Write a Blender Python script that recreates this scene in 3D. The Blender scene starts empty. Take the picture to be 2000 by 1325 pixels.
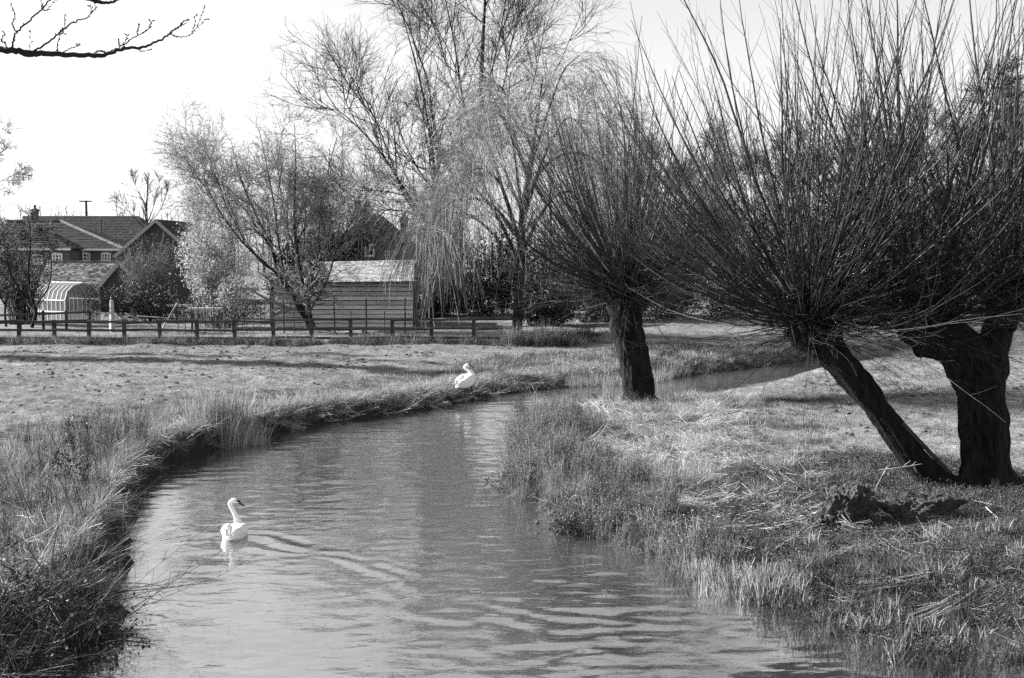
import bpy, bmesh, math
import numpy as np
from mathutils import Vector

# ------------------------------------------------------------------ camera, sky, sun, exposure
SC = bpy.context.scene
CAMH, FPX = 4.8, 2222.0
PITCH = math.atan(172.5 / FPX)
cam_d = bpy.data.cameras.new('camera'); cam = bpy.data.objects.new('camera', cam_d)
SC.collection.objects.link(cam); SC.camera = cam
cam_d.sensor_width = 36.0; cam_d.lens = 36.0 * FPX / 2000.0
cam_d.clip_start = 0.1; cam_d.clip_end = 3000
cam.location = (0, 0, CAMH); cam.rotation_euler = (math.pi / 2 - PITCH, 0, 0)

SUN_EL, SUN_AZ = math.radians(27), math.radians(-78)     # azimuth measured from +Y towards +X
SUNV = Vector((math.sin(SUN_AZ) * math.cos(SUN_EL), math.cos(SUN_AZ) * math.cos(SUN_EL), math.sin(SUN_EL)))
world = bpy.data.worlds.new('World'); SC.world = world; world.use_nodes = True
wn, wl = world.node_tree.nodes, world.node_tree.links
bgn = wn['Background']; bgn.inputs['Strength'].default_value = 0.056
sky = wn.new('ShaderNodeTexSky'); sky.sky_type = 'NISHITA'; sky.sun_disc = False
sky.sun_elevation = SUN_EL; sky.sun_rotation = SUN_AZ
sky.air_density = 2.0; sky.dust_density = 0.2; sky.ozone_density = 1.0
bw = wn.new('ShaderNodeRGBToBW')                          # the photograph is monochrome
wl.new(sky.outputs[0], bw.inputs[0]); wl.new(bw.outputs[0], bgn.inputs['Color'])
sl = bpy.data.lights.new('sun', 'SUN'); sl.energy = 5.0; sl.angle = math.radians(0.53); sl.color = (1, 1, 1)
sun = bpy.data.objects.new('sun', sl); SC.collection.objects.link(sun)
sun.rotation_euler = SUNV.to_track_quat('Z', 'Y').to_euler(); sun.location = (-60, 20, 40)
SC.view_settings.view_transform = 'Standard'; SC.view_settings.look = 'None'
SC.view_settings.exposure = 1.78; SC.view_settings.gamma = 1.0; SC.view_settings.use_curve_mapping = False
SC.render.engine = 'CYCLES'
SC.cycles.max_bounces = 6; SC.cycles.transparent_max_bounces = 6
SC.cycles.use_denoising = False

# ------------------------------------------------------------------ helpers
C = SC.collection
rng = np.random.default_rng(11)
def U(a, b, n=None): return rng.uniform(a, b, n)
CA, SA = math.cos(PITCH), math.sin(PITCH)
def ray(px, py):
    u, v = (px - 1000) / FPX, (662.5 - py) / FPX
    return np.array([u, CA + v * SA, -SA + v * CA])
def at(px, py, Y):
    d = ray(px, py); return np.array([0, 0, CAMH]) + d * (Y / d[1])
def atz(px, py, z):
    d = ray(px, py); return np.array([0, 0, CAMH]) + d * ((z - CAMH) / d[2])
def proj(p):
    p = np.asarray(p, float); q = p - np.array([0, 0, CAMH])
    zc = q[..., 1] * CA - q[..., 2] * SA; yc = q[..., 1] * SA + q[..., 2] * CA
    zc = np.where(np.abs(zc) < 1e-3, 1e-3, zc)
    return 1000 + FPX * q[..., 0] / zc, 662.5 - FPX * yc / zc, zc

def _h(i, seed):
    i = (i.astype(np.int64) * 1597334677 + seed * 3812015801) & 0xffffffff
    i = ((i ^ (i >> 15)) * 2246822519) & 0xffffffff
    i = ((i ^ (i >> 13)) * 3266489917) & 0xffffffff
    return ((i ^ (i >> 16)) & 0xffffff) / float(0xffffff)
def noise2(x, y, seed=0):
    x = np.asarray(x, float); y = np.asarray(y, float)
    xi, yi = np.floor(x), np.floor(y); fx, fy = x - xi, y - yi
    fx = fx * fx * (3 - 2 * fx); fy = fy * fy * (3 - 2 * fy)
    f = lambda a, b: _h((xi + a) * 73856093 + (yi + b) * 19349663, seed)
    return (f(0,0)*(1-fx)+f(1,0)*fx)*(1-fy) + (f(0,1)*(1-fx)+f(1,1)*fx)*fy
def noise3(x, y, z, seed=0):
    zi = np.floor(z); fz = z - zi; fz = fz * fz * (3 - 2 * fz)
    x = np.asarray(x, float); y = np.asarray(y, float)
    xi, yi = np.floor(x), np.floor(y); fx, fy = x - xi, y - yi
    fx = fx * fx * (3 - 2 * fx); fy = fy * fy * (3 - 2 * fy)
    f = lambda a, b, c: _h((xi + a) * 73856093 + (yi + b) * 19349663 + (zi + c) * 83492791, seed)
    l = lambda c: (f(0,0,c)*(1-fx)+f(1,0,c)*fx)*(1-fy) + (f(0,1,c)*(1-fx)+f(1,1,c)*fx)*fy
    return l(0) * (1 - fz) + l(1) * fz
def fbm2(x, y, o=4, seed=0):
    s, a, t = 0, 1, 0
    for k in range(o):
        s = s + a * noise2(x * 2**k + 17.3 * k, y * 2**k - 9.1 * k, seed + k); t += a; a *= .5
    return s / t
def nrm(v): return v / np.maximum(np.linalg.norm(v, axis=-1, keepdims=True), 1e-9)

class MB:
    """collects vertices and faces; build() links them as ONE mesh object"""
    def __init__(s): s.v, s.q, s.t, s.n = [], [], [], 0
    def add(s, v, quads=None, tris=None):
        v = np.asarray(v, float).reshape(-1, 3)
        if quads is not None and len(quads): s.q.append(np.asarray(quads, np.int64).reshape(-1, 4) + s.n)
        if tris is not None and len(tris): s.t.append(np.asarray(tris, np.int64).reshape(-1, 3) + s.n)
        s.v.append(v); s.n += len(v); return s
    def box(s, a, b):
        (x0, y0, z0), (x1, y1, z1) = a, b
        v = [(x0,y0,z0),(x1,y0,z0),(x1,y1,z0),(x0,y1,z0),(x0,y0,z1),(x1,y0,z1),(x1,y1,z1),(x0,y1,z1)]
        return s.add(v, [(0,3,2,1),(4,5,6,7),(0,1,5,4),(1,2,6,5),(2,3,7,6),(3,0,4,7)])
    def beam(s, p, q, w, h, up=(0, 0, 1)):
        p, q = np.array(p, float), np.array(q, float); t = nrm(q - p)
        sd = np.cross(t, up); sd = nrm(sd) if np.linalg.norm(sd) > 1e-4 else np.array([1., 0, 0])
        u = np.cross(sd, t); v = []
        for c in (p, q):
            for a, b in ((-1,-1),(1,-1),(1,1),(-1,1)): v.append(c + sd * a * w / 2 + u * b * h / 2)
        return s.add(v, [(0,1,2,3),(7,6,5,4),(0,4,5,1),(1,5,6,2),(2,6,7,3),(3,7,4,0)])
    def poly_prism(s, pts, d):
        pts = np.array(pts, float); n = len(pts); d = np.array(d, float)
        v = np.concatenate([pts, pts + d]); q = [(i, (i+1) % n, n + (i+1) % n, n + i) for i in range(n)]
        t = [(0, i+1, i) for i in range(1, n-1)] + [(n, n+i, n+i+1) for i in range(1, n-1)]
        return s.add(v, q, t)
    def tubes(s, P, R, k=4):
        P = np.asarray(P, float); R = np.asarray(R, float); N, n, _ = P.shape
        if N == 0: return s
        T = np.empty_like(P); T[:, 1:-1] = P[:, 2:] - P[:, :-2]; T[:, 0] = P[:, 1] - P[:, 0]; T[:, -1] = P[:, -1] - P[:, -2]
        T = nrm(T); m = np.abs(nrm(P[:, -1] - P[:, 0])); ref = np.zeros((N, 1, 3)); ref[np.arange(N), 0, np.argmin(m, 1)] = 1
        A = nrm(np.cross(T, ref)); B = np.cross(T, A)
        th = np.arange(k) * 2 * math.pi / k
        V = P[:, :, None] + R[:, :, None, None] * (A[:, :, None] * np.cos(th)[:, None] + B[:, :, None] * np.sin(th)[:, None])
        i = np.arange(n - 1)[:, None] * k; j = np.arange(k)[None]; j2 = (j + 1) % k
        q = np.stack([i + j, i + j2, i + k + j2, i + k + j], -1).reshape(-1, 4)
        Q = (q[None] + (np.arange(N) * n * k)[:, None, None]).reshape(-1, 4)
        return s.add(V.reshape(-1, 3), Q)
    def leaves(s, pts, size, dirs=None, asp=.5):
        pts = np.asarray(pts, float); N = len(pts)
        if N == 0: return s
        a = nrm(rng.normal(size=(N, 3))) if dirs is None else nrm(dirs)
        b = nrm(np.cross(a, nrm(rng.normal(size=(N, 3)))))
        sz = (np.asarray(size) * np.ones(N))[:, None]
        V = np.stack([pts, pts + a * sz * .5 + b * sz * asp * .5, pts + a * sz, pts + a * sz * .5 - b * sz * asp * .5], 1)
        return s.add(V.reshape(-1, 3), np.arange(4 * N).reshape(-1, 4))
    def build(s, name, mat, parent=None, smooth=False, kind=None):
        me = bpy.data.meshes.new(name); V = np.concatenate(s.v) if s.v else np.zeros((0, 3))
        root = parent
        if parent is not None:
            while root.parent is not None: root = root.parent
            V = V - np.array(root.location)
        q = np.concatenate(s.q) if s.q else np.zeros((0, 4), np.int64)
        t = np.concatenate(s.t) if s.t else np.zeros((0, 3), np.int64)
        me.vertices.add(len(V)); me.vertices.foreach_set('co', V.astype(np.float32).ravel())
        me.loops.add(q.size + t.size); me.loops.foreach_set('vertex_index', np.concatenate([q.ravel(), t.ravel()]).astype(np.int32))
        np_ = len(q) + len(t); me.polygons.add(np_)
        st = np.concatenate([np.arange(len(q)) * 4, q.size + np.arange(len(t)) * 3]).astype(np.int32)
        me.polygons.foreach_set('loop_start', st)
        me.polygons.foreach_set('use_smooth', np.full(np_, smooth))
        me.update(calc_edges=True)
        me.materials.append(M[mat] if isinstance(mat, str) else mat)
        o = bpy.data.objects.new(name, me); C.objects.link(o)
        if parent is not None: o.parent = parent
        if kind: o['kind'] = kind
        return o

def tag(o, label=None, cat=None, group=None, kind=None):
    if label: o['label'] = label
    if cat: o['category'] = cat
    if group: o['group'] = group
    if kind: o['kind'] = kind
    return o
def thing(name, label, cat, loc, group=None):
    o = bpy.data.objects.new(name, None); C.objects.link(o); o.location = tuple(float(a) for a in loc); o.empty_display_size = .2
    return tag(o, label, cat, group)
def copy_tree(o, parent=None):
    c = o.copy(); C.objects.link(c); c.parent = parent
    for ch in list(o.children): copy_tree(ch, c)
    return c

# ------------------------------------------------------------------ materials (all greys: the photograph is monochrome)
M = {}
def mat(name, v, rough=.8, var=0., spec=.3, noise=None, bump=None, rand=0., trans=0., stretch=(1, 1, 1)):
    """v base value; noise=(scale, lo, hi) multiplies; bump=(scale, strength, distance)"""
    m = bpy.data.materials.new(name); m.use_nodes = True; nt = m.node_tree; n, l = nt.nodes, nt.links
    b = n['Principled BSDF']; b.inputs['Roughness'].default_value = rough; b.inputs['Specular IOR Level'].default_value = spec
    val = n.new('ShaderNodeValue'); val.outputs[0].default_value = v; out = val.outputs[0]
    tc = n.new('ShaderNodeTexCoord'); mp = n.new('ShaderNodeMapping'); mp.inputs['Scale'].default_value = stretch
    l.new(tc.outputs['Object'], mp.inputs[0])
    def mul(a, bb):
        k = n.new('ShaderNodeMath'); k.operation = 'MULTIPLY'; l.new(a, k.inputs[0]); l.new(bb, k.inputs[1]); return k.outputs[0]
    if noise:
        for sc, lo, hi in (noise if isinstance(noise, list) else [noise]):
            t = n.new('ShaderNodeTexNoise'); t.inputs['Scale'].default_value = sc; t.inputs['Detail'].default_value = 6; t.inputs['Roughness'].default_value = .65
            l.new(mp.outputs[0], t.inputs['Vector'])
            r = n.new('ShaderNodeMapRange'); r.inputs[1].default_value = .32; r.inputs[2].default_value = .68
            r.inputs[3].default_value = lo; r.inputs[4].default_value = hi
            l.new(t.outputs['Fac'], r.inputs[0]); out = mul(out, r.outputs[0])
    if rand:
        oi = n.new('ShaderNodeObjectInfo'); r = n.new('ShaderNodeMapRange'); r.inputs[3].default_value = 1 - rand; r.inputs[4].default_value = 1 + rand
        l.new(oi.outputs['Random'], r.inputs[0]); out = mul(out, r.outputs[0])
    if var:
        ge = n.new('ShaderNodeNewGeometry'); r = n.new('ShaderNodeMapRange'); r.inputs[3].default_value = 1 - var; r.inputs[4].default_value = 1 + var
        l.new(ge.outputs['Random Per Island'], r.inputs[0]); out = mul(out, r.outputs[0])
    l.new(out, b.inputs['Base Color'])
    if bump:
        t = n.new('ShaderNodeTexNoise'); t.inputs['Scale'].default_value = bump[0]; t.inputs['Detail'].default_value = 5
        l.new(mp.outputs[0], t.inputs['Vector'])
        k = n.new('ShaderNodeBump'); k.inputs['Strength'].default_value = bump[1]; k.inputs['Distance'].default_value = bump[2]
        l.new(t.outputs['Fac'], k.inputs['Height']); l.new(k.outputs[0], b.inputs['Normal'])
    if trans:
        tr = n.new('ShaderNodeBsdfTranslucent'); l.new(out, tr.inputs['Color'])
        mx = n.new('ShaderNodeMixShader'); mx.inputs[0].default_value = trans
        l.new(b.outputs[0], mx.inputs[1]); l.new(tr.outputs[0], mx.inputs[2]); l.new(mx.outputs[0], n['Material Output'].inputs['Surface'])
    M[name] = m; return m
mat('bark_willow', .010, .9, noise=(9, .3, 2.0), bump=(30, 1.0, .05), stretch=(1, 1, .25), spec=.2)
mat('shoot_bark', .014, .5, var=.8, spec=.4)
mat('twig_dark', .016, .6, var=.45)
mat('twig_grey', .075, .6, var=.5)
mat('twig_catkin', .16, .6, var=.5)
mat('twig_pale', .22, .6, var=.4)
mat('limb_dark', .010, .85, noise=(6, .5, 1.6), bump=(20, .6, .02))
mat('limb_grey', .035, .85, noise=(6, .5, 1.6), bump=(20, .6, .02))
mat('catkin', .40, .7, var=.35, trans=.3)
mat('catkin_grey', .34, .7, var=.5, trans=.25)
mat('leaf_dark', .03, .6, var=.6)
mat('bank_mix', .22, .7, rand=.6, var=.6, trans=.2)
mat('leaf_mid', .13, .6, var=.6, trans=.2)
mat('needle', .016, .7, var=.5)
mat('dry_grass', .31, .7, rand=.4, var=.6, trans=.15)
mat('straw', .40, .6, rand=.2, var=.3)
mat('green_grass', .10, .6, rand=.5, var=.6, trans=.15)
mat('meadow_grass', .23, .7, rand=.35, var=.3, trans=.2)
mat('dark_grass', .035, .7, rand=.5, var=.5)
mat('weed_stem', .12, .7, rand=.4, var=.5)
mat('weed_head', .16, .8, rand=.4, var=.6)
mat('iris_leaf', .22, .45, rand=.25, var=.4, trans=.3)
mat('bramble', .022, .55, var=.7)
mat('swan_white', .74, .75, noise=(14, .93, 1.02), bump=(38, .4, .012), stretch=(.4, 1, 1))
mat('bill_grey', .03, .45); mat('mask_black', .012, .5); mat('foot_black', .02, .6)
mat('fence_wood', .045, .85, noise=(5, .5, 1.6), bump=(40, .4, .01), stretch=(.2, 1, 1), rand=.3)
mat('post_pale', .40, .8, noise=(5, .6, 1.2), stretch=(1, 1, .2))
mat('board_wood', .55, .8, noise=(3, .6, 1.35), bump=(30, .4, .01), stretch=(.15, 1, 1), rand=.25)
mat('slate', .36, .55, var=.35, noise=(5, .6, 1.2))
mat('tile_dark', .015, .8, var=.35, noise=(2, .6, 1.4))
mat('tile_mossy_and_lit', .13, .9, var=.75, noise=(4, .4, 1.6))
mat('white_paint', .78, .5, noise=(8, .85, 1.05))
mat('trim_grey', .48, .6); mat('glass_dark', .02, .08, spec=.6); mat('metal_grey', .3, .45)
mat('stone', .055, .9, noise=[(5, .35, 1.6), (25, .6, 1.3)], bump=(22, 1.0, .09))
mat('soil', .05, .95, noise=(6, .5, 1.6), bump=(12, .8, .04), rand=.4)
mat('pole_dark', .05, .8)
def brick_mat(name, v):
    m = mat(name, v, .9); nt = m.node_tree; n, l = nt.nodes, nt.links
    br = n.new('ShaderNodeTexBrick'); br.inputs['Scale'].default_value = 4.4
    br.inputs['Color1'].default_value = (v*.8,)*3 + (1,); br.inputs['Color2'].default_value = (v*1.25,)*3 + (1,); br.inputs['Mortar'].default_value = (v*1.7,)*3 + (1,)
    br.inputs['Mortar Size'].default_value = .015
    tc = n.new('ShaderNodeTexCoord'); mp = n.new('ShaderNodeMapping'); mp.inputs['Rotation'].default_value = (math.pi/2, 0, 0)
    l.new(tc.outputs['Object'], mp.inputs[0]); l.new(mp.outputs[0], br.inputs['Vector']); l.new(br.outputs[0], n['Principled BSDF'].inputs['Base Color'])
brick_mat('brick', .085); brick_mat('brick_dark', .05)

def glass_mat():
    m = mat('pane_glass', .2, .15, spec=.7, noise=(1.3, .6, 1.3)); n, l = m.node_tree.nodes, m.node_tree.links
    tr = n.new('ShaderNodeBsdfTransparent'); mx = n.new('ShaderNodeMixShader'); mx.inputs[0].default_value = .3
    l.new(tr.outputs[0], mx.inputs[1]); l.new(n['Principled BSDF'].outputs[0], mx.inputs[2]); l.new(mx.outputs[0], n['Material Output'].inputs['Surface'])
glass_mat()

def ground_mat():
    m = mat('ground', .3, .95, spec=.1); n, l = m.node_tree.nodes, m.node_tree.links
    b = n['Principled BSDF']; tc = n.new('ShaderNodeTexCoord')
    def nz(sc, det=8, st=(1, 1, 1), ro=.65):
        mp = n.new('ShaderNodeMapping'); mp.inputs['Scale'].default_value = st; l.new(tc.outputs['Object'], mp.inputs[0])
        t = n.new('ShaderNodeTexNoise'); t.inputs['Scale'].default_value = sc; t.inputs['Detail'].default_value = det; t.inputs['Roughness'].default_value = ro
        l.new(mp.outputs[0], t.inputs[0]); return t.outputs['Fac']
    def ramp(f, a, b_, lo, hi):
        r = n.new('ShaderNodeMapRange'); r.inputs[1].default_value = a; r.inputs[2].default_value = b_; r.inputs[3].default_value = lo; r.inputs[4].default_value = hi
        l.new(f, r.inputs[0]); return r.outputs[0]
    def mul(a, c):
        k = n.new('ShaderNodeMath'); k.operation = 'MULTIPLY'; l.new(a, k.inputs[0])
        if isinstance(c, float): k.inputs[1].default_value = c
        else: l.new(c, k.inputs[1])
        return k.outputs[0]
    big = ramp(nz(.3, 5), .35, .65, .78, 1.15)
    mid = ramp(nz(2.6), .36, .6, .6, 1.15)
    fine = ramp(nz(14), .3, .7, .55, 1.4)
    v = mul(mul(mul(big, mid), fine), .185)
    at_ = n.new('ShaderNodeAttribute'); at_.attribute_name = 'mud'
    mx = n.new('ShaderNodeMix'); l.new(at_.outputs['Fac'], mx.inputs[0]); l.new(v, mx.inputs[2])
    l.new(mul(fine, .03), mx.inputs[3]); l.new(mx.outputs[0], b.inputs['Base Color'])
    k = n.new('ShaderNodeBump'); k.inputs['Strength'].default_value = 1; k.inputs['Distance'].default_value = .12
    l.new(nz(4.5, 8), k.inputs['Height']); l.new(k.outputs[0], b.inputs['Normal'])
ground_mat()
def water_mat():
    m = mat('water', .05, .045, spec=.5); n, l = m.node_tree.nodes, m.node_tree.links
    b = n['Principled BSDF']; b.inputs['IOR'].default_value = 8.0
    tc = n.new('ShaderNodeTexCoord')
    def nz(sc, st, det):
        mp = n.new('ShaderNodeMapping'); mp.inputs['Scale'].default_value = st; l.new(tc.outputs['Object'], mp.inputs[0])
        t = n.new('ShaderNodeTexNoise'); t.inputs['Scale'].default_value = sc; t.inputs['Detail'].default_value = det; t.inputs['Distortion'].default_value = .6
        l.new(mp.outputs[0], t.inputs[0]); return t.outputs['Fac']
    a = nz(5.0, (.55, 1.2, 1), 3); c = nz(1.1, (.7, 1, 1), 2)
    k1 = n.new('ShaderNodeBump'); k1.inputs['Strength'].default_value = .5; k1.inputs['Distance'].default_value = .013; l.new(a, k1.inputs['Height'])
    k2 = n.new('ShaderNodeBump'); k2.inputs['Strength'].default_value = .5; k2.inputs['Distance'].default_value = .02; l.new(c, k2.inputs['Height'])
    l.new(k1.outputs[0], k2.inputs['Normal']); l.new(k2.outputs[0], b.inputs['Normal'])
water_mat()

# ------------------------------------------------------------------ terrain with the river cut into it
LEFT = np.array([(-16,-60),(-10,-20),(-7,6),(-6.6,11.2),(-5.5,12.2),(-4.95,13.2),(-5.0,14.3),(-5.5,15.6),(-6.0,17.5),(-6.8,20),(-7.5,22.7),(-7.7,25.2),(-7.2,27.2),(-6.5,28.8),
                 (-5.4,31.2),(-3.8,32.8),(-2.3,34.4),(-1.16,36.6),(0,38.3),(2.2,40),(4.2,41.3),(6.2,42.9),(8.6,45.2),(11.5,48.2),(16,53),(24,60),(36,68),(60,80)])
RIGHT = np.array([(61.5,78),(37,66),(25,58),(17.2,51.3),(12.8,45.9),(9.9,42.4),(7.6,39.6),(4.9,37.0),(2.9,36.0),(1.5,35.2),(.75,33),(.3,30.3),(.0,27),(-.15,24.6),(0,22.7),(.37,20.9),
                  (1.04,19.4),(1.8,18.3),(2.5,17.3),(2.9,16.3),(3.3,15.4),(3.75,14.5),(4.2,13.6),(4.7,12.5),(5.3,11),(6,5),(6,-20),(4,-60)])
POLY = np.concatenate([LEFT, RIGHT]); NL = len(LEFT)
PA, PB = POLY, np.roll(POLY, -1, 0)
def river(x, y):
    """signed distance to the river outline (positive on land) and whether the left bank is the nearer"""
    x = np.asarray(x, float).ravel(); y = np.asarray(y, float).ravel()
    dmin = np.full(len(x), 1e9); dl = np.full(len(x), 1e9); inside = np.zeros(len(x), bool)
    for i, (a, b) in enumerate(zip(PA, PB)):
        d = b - a; t = np.clip(((x - a[0]) * d[0] + (y - a[1]) * d[1]) / (d @ d), 0, 1)
        dd = np.hypot(x - a[0] - t * d[0], y - a[1] - t * d[1]); dmin = np.minimum(dmin, dd)
        if i < NL - 1: dl = np.minimum(dl, dd)
        c = (a[1] > y) != (b[1] > y)
        if abs(d[1]) > 1e-9: inside ^= c & (x < d[0] * (y - a[1]) / d[1] + a[0])
    return np.where(inside, -dmin, dmin), dl <= dmin + 1e-6
def sst(a, b, v): t = np.clip((v - a) / (b - a), 0, 1); return t * t * (3 - 2 * t)
def hmap(x, y):
    x = np.asarray(x, float); y = np.asarray(y, float); shp = x.shape; xr, yr = x.ravel(), y.ravel()
    sd, left = river(xr, yr); sd = sd + (noise2(xr * 1.7, yr * 1.7, 3) - .5) * .35
    hl = np.interp(yr, [10, 12, 14.5, 24, 33, 38, 45], [.25, .4, .78, .55, .45, .36, .45])
    hr = np.interp(yr, [12, 16, 20, 29, 32, 36.5, 40, 42.5, 60], [.10, .25, .42, .42, .2, .08, .12, .42, .5])
    wl_ = np.interp(yr, [11, 14, 16, 30, 38], [2.2, 1.0, .38, .38, .9])
    wr_ = np.interp(yr, [13, 17, 22, 40], [2.4, 1.4, .45, 1.5])
    h = np.where(left, hl, hr); w = np.where(left, wl_, wr_)
    z = h * sst(0, 1, sd / w) + (.62 - h) * sst(2, 9, sd - 2.5 * ((yr > 36) & ~left))
    z = z + sst(.1, 1.0, sd) * ((fbm2(xr * .5, yr * .5, 3, 5) - .5) * .22 + (fbm2(xr * 2.5, yr * 2.5, 3, 8) - .5) * .10)
    mk = np.where(left, 0, 1 - sst(14.6, 16.2, yr + (noise2(xr * .9, yr * .9, 14) - .5) * 1.4)) * (sd > 0)      # marshy corner with shallow pools
    z = np.maximum(z, np.where(sd > .15, .03, -9))
    z = z * (1 - mk) + mk * (fbm2(xr * 1.1, yr * 1.1, 3, 15) - .47) * .40
    z = np.where(sd < 0, np.maximum(sd * .6, -.7), z)
    return z.reshape(shp)
def gz(x, y): return float(hmap(np.array([x]), np.array([y]))[0])
def gpix(px, py):
    z = .4
    for _ in range(8):
        p = atz(px, py, z); z = .5 * z + .5 * gz(p[0], p[1])
    return np.array([p[0], p[1], gz(p[0], p[1])])
def axis(lo, hi, a, b, step, g=1.13):
    m = list(np.arange(a, b, step)); s = step; v = b
    while v < hi: m.append(v); s *= g; v += s
    m.append(hi); s = step; v = a - step
    while v > lo: m.insert(0, v); s *= g; v -= s
    m.insert(0, lo); return np.array(m)
def sheet(name, xs, ys, zf, mt, kind='structure', smooth=True):
    X, Y = np.meshgrid(xs, ys); Z = zf(X, Y); nx, ny = len(xs), len(ys)
    i = (np.arange(ny - 1)[:, None] * nx + np.arange(nx - 1)[None]).ravel()
    mb = MB().add(np.stack([X, Y, Z], -1).reshape(-1, 3), np.stack([i, i + 1, i + nx + 1, i + nx], -1))
    return mb.build(name, mt, None, smooth, kind), X, Y
g, GX, GY = sheet('ground', axis(-900, 900, -13, 15, .15), axis(-200, 1500, 11, 44, .17), hmap, 'ground')
sdv, lf = river(GX, GY)
mud = (1 - sst(.2, 1.0, sdv + (noise2(GX.ravel()*3, GY.ravel()*3, 4) - .5) * .8))
pm = gpix(1760, 985); dm = np.hypot(GX.ravel() - pm[0], (GY.ravel() - pm[1]) * .8)     # darker ground round the willow stools and the wet margin
mud = np.maximum(mud, .85 * (1 - sst(1.0, 3.4, dm + (noise2(GX.ravel()*1.5, GY.ravel()*1.5, 9) - .5) * 2)))
mud = np.maximum(mud, np.where(lf, 0, .8 * (1 - sst(.6, 2.2, sdv)) * (GY.ravel() < 19)))
mud = np.maximum(mud, np.where(lf, .75 * (1 - sst(1.0, 3.0, sdv)) * (GY.ravel() < 38), (GY.ravel() < 16) * .95))  # dark gaps between the left bank grass are put into the ground colour
a_ = g.data.attributes.new('mud', 'FLOAT', 'POINT'); a_.data.foreach_set('value', np.clip(mud, 0, 1).astype(np.float32))
tag(g, 'rough winter meadow with bare patches on both sides of the stream')

SW1 = atz(455, 1046, 0)                       # the swimming swan
HEAD1 = nrm(np.array([.62, .78, 0.]))
def pl_dist(x, y, pl):
    best = np.full(x.shape, 1e9); sg = np.zeros(x.shape); tt = np.zeros(x.shape)
    for k, (a, b) in enumerate(zip(pl[:-1], pl[1:])):
        d = b - a; t = np.clip(((x - a[0]) * d[0] + (y - a[1]) * d[1]) / (d @ d), 0, 1)
        dx, dy = x - a[0] - t * d[0], y - a[1] - t * d[1]; dd = np.hypot(dx, dy); m = dd < best
        best = np.where(m, dd, best); sg = np.where(m, np.sign(d[0] * dy - d[1] * dx), sg); tt = np.where(m, (k + t) / (len(pl) - 1), tt)
    return best * sg, tt
WAKES = [([(480,1062),(600,1080),(720,1108),(900,1172),(1100,1203),(1320,1195)], .020, .16, .45),
         ([(430,1040),(370,1050),(310,1066),(240,1095)], .042, .17, .30),
         ([(470,1050),(540,1052),(600,1066),(700,1075)], .036, .17, .25),
         ([(700,1200),(900,1225),(1100,1250),(1300,1240),(1420,1215)], .014, .20, .5),
         ([(560,1145),(700,1160),(860,1195),(1000,1245),(1100,1290)], .012, .20, .45)]
WAKES = [(np.array([atz(a, b, 0)[:2] for a, b in p]), A, lam, w) for p, A, lam, w in WAKES]
def wave(X, Y):
    Z = (fbm2(X * 1.3, Y * 2.0, 3, 21) - .5) * .014 + (fbm2(X * 3.2, Y * 5.0, 2, 31) - .5) * .009
    sw = sst(-2.5, 1.5, X) * (1 - sst(17.5, 21, Y)); rg = 1 - np.abs(2 * fbm2(X * 1.3 + .5 * Y, Y * 3.6 - .3 * X, 3, 81) - 1) * 1.0
    Z = Z + (.005 + .014 * sw) * rg ** 3
    for pl, A, lam, w in WAKES:
        d, t = pl_dist(X + (noise2(X*1.2, Y*1.2, 41) - .5) * .5, Y + (fbm2(X*.9, Y*.9, 2, 42) - .5) * .6, pl)
        Z = Z + .50 * A * np.cos(2 * math.pi * d / (lam * 2.6) + 3 * noise2(X * .8, Y * .8, 52)) * np.exp(-(d / w) ** 2) * sst(0, .08, t) * sst(0, .1, 1 - t) * np.clip(2.6 * fbm2(X * 1.6, Y * 1.6, 2, 51) - .75, 0, 1.4)
    r = np.hypot(X - SW1[0], Y - SW1[1])
    Z = Z + .010 * (fbm2(X * 9, Y * 9, 2, 61) - .5) * 2 * np.exp(-(r / .6) ** 2)
    return Z
wtr, _, _ = sheet('water', axis(-20, 36, -8.5, 9.5, .085, 1.25), axis(-62, 132, 12, 36, .075, 1.1), wave, 'water')
tag(wtr, 'rippled stream winding between the grassy banks')

# ------------------------------------------------------------------ branch growing
def resample(pts, n):
    pts = np.asarray(pts, float); k = len(pts)
    if k == 2: return pts[0] + (pts[1] - pts[0]) * np.linspace(0, 1, n)[:, None]
    e = np.concatenate([[2 * pts[0] - pts[1]], pts, [2 * pts[-1] - pts[-2]]]); out = []
    for s in np.linspace(0, k - 1, n):
        i = min(int(s), k - 2); t = s - i; a, b, c, d = e[i:i + 4]
        out.append(.5 * (2*b + (c - a)*t + (2*a - 5*b + 4*c - d)*t*t + (3*b - a - 3*c + d)*t**3))
    return np.array(out)
def walk(p0, d0, L, n, up=0., jit=.1, grav=None):
    N = len(p0); P = np.empty((N, n, 3)); P[:, 0] = p0; d = nrm(d0); st = (np.asarray(L) * np.ones(N) / (n - 1))[:, None]
    upv = np.asarray(up) * np.ones(N)
    for i in range(1, n):
        d = d + rng.normal(size=(N, 3)) * jit; d[:, 2] += upv; d = nrm(d); P[:, i] = P[:, i - 1] + d * st
    return P
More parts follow.
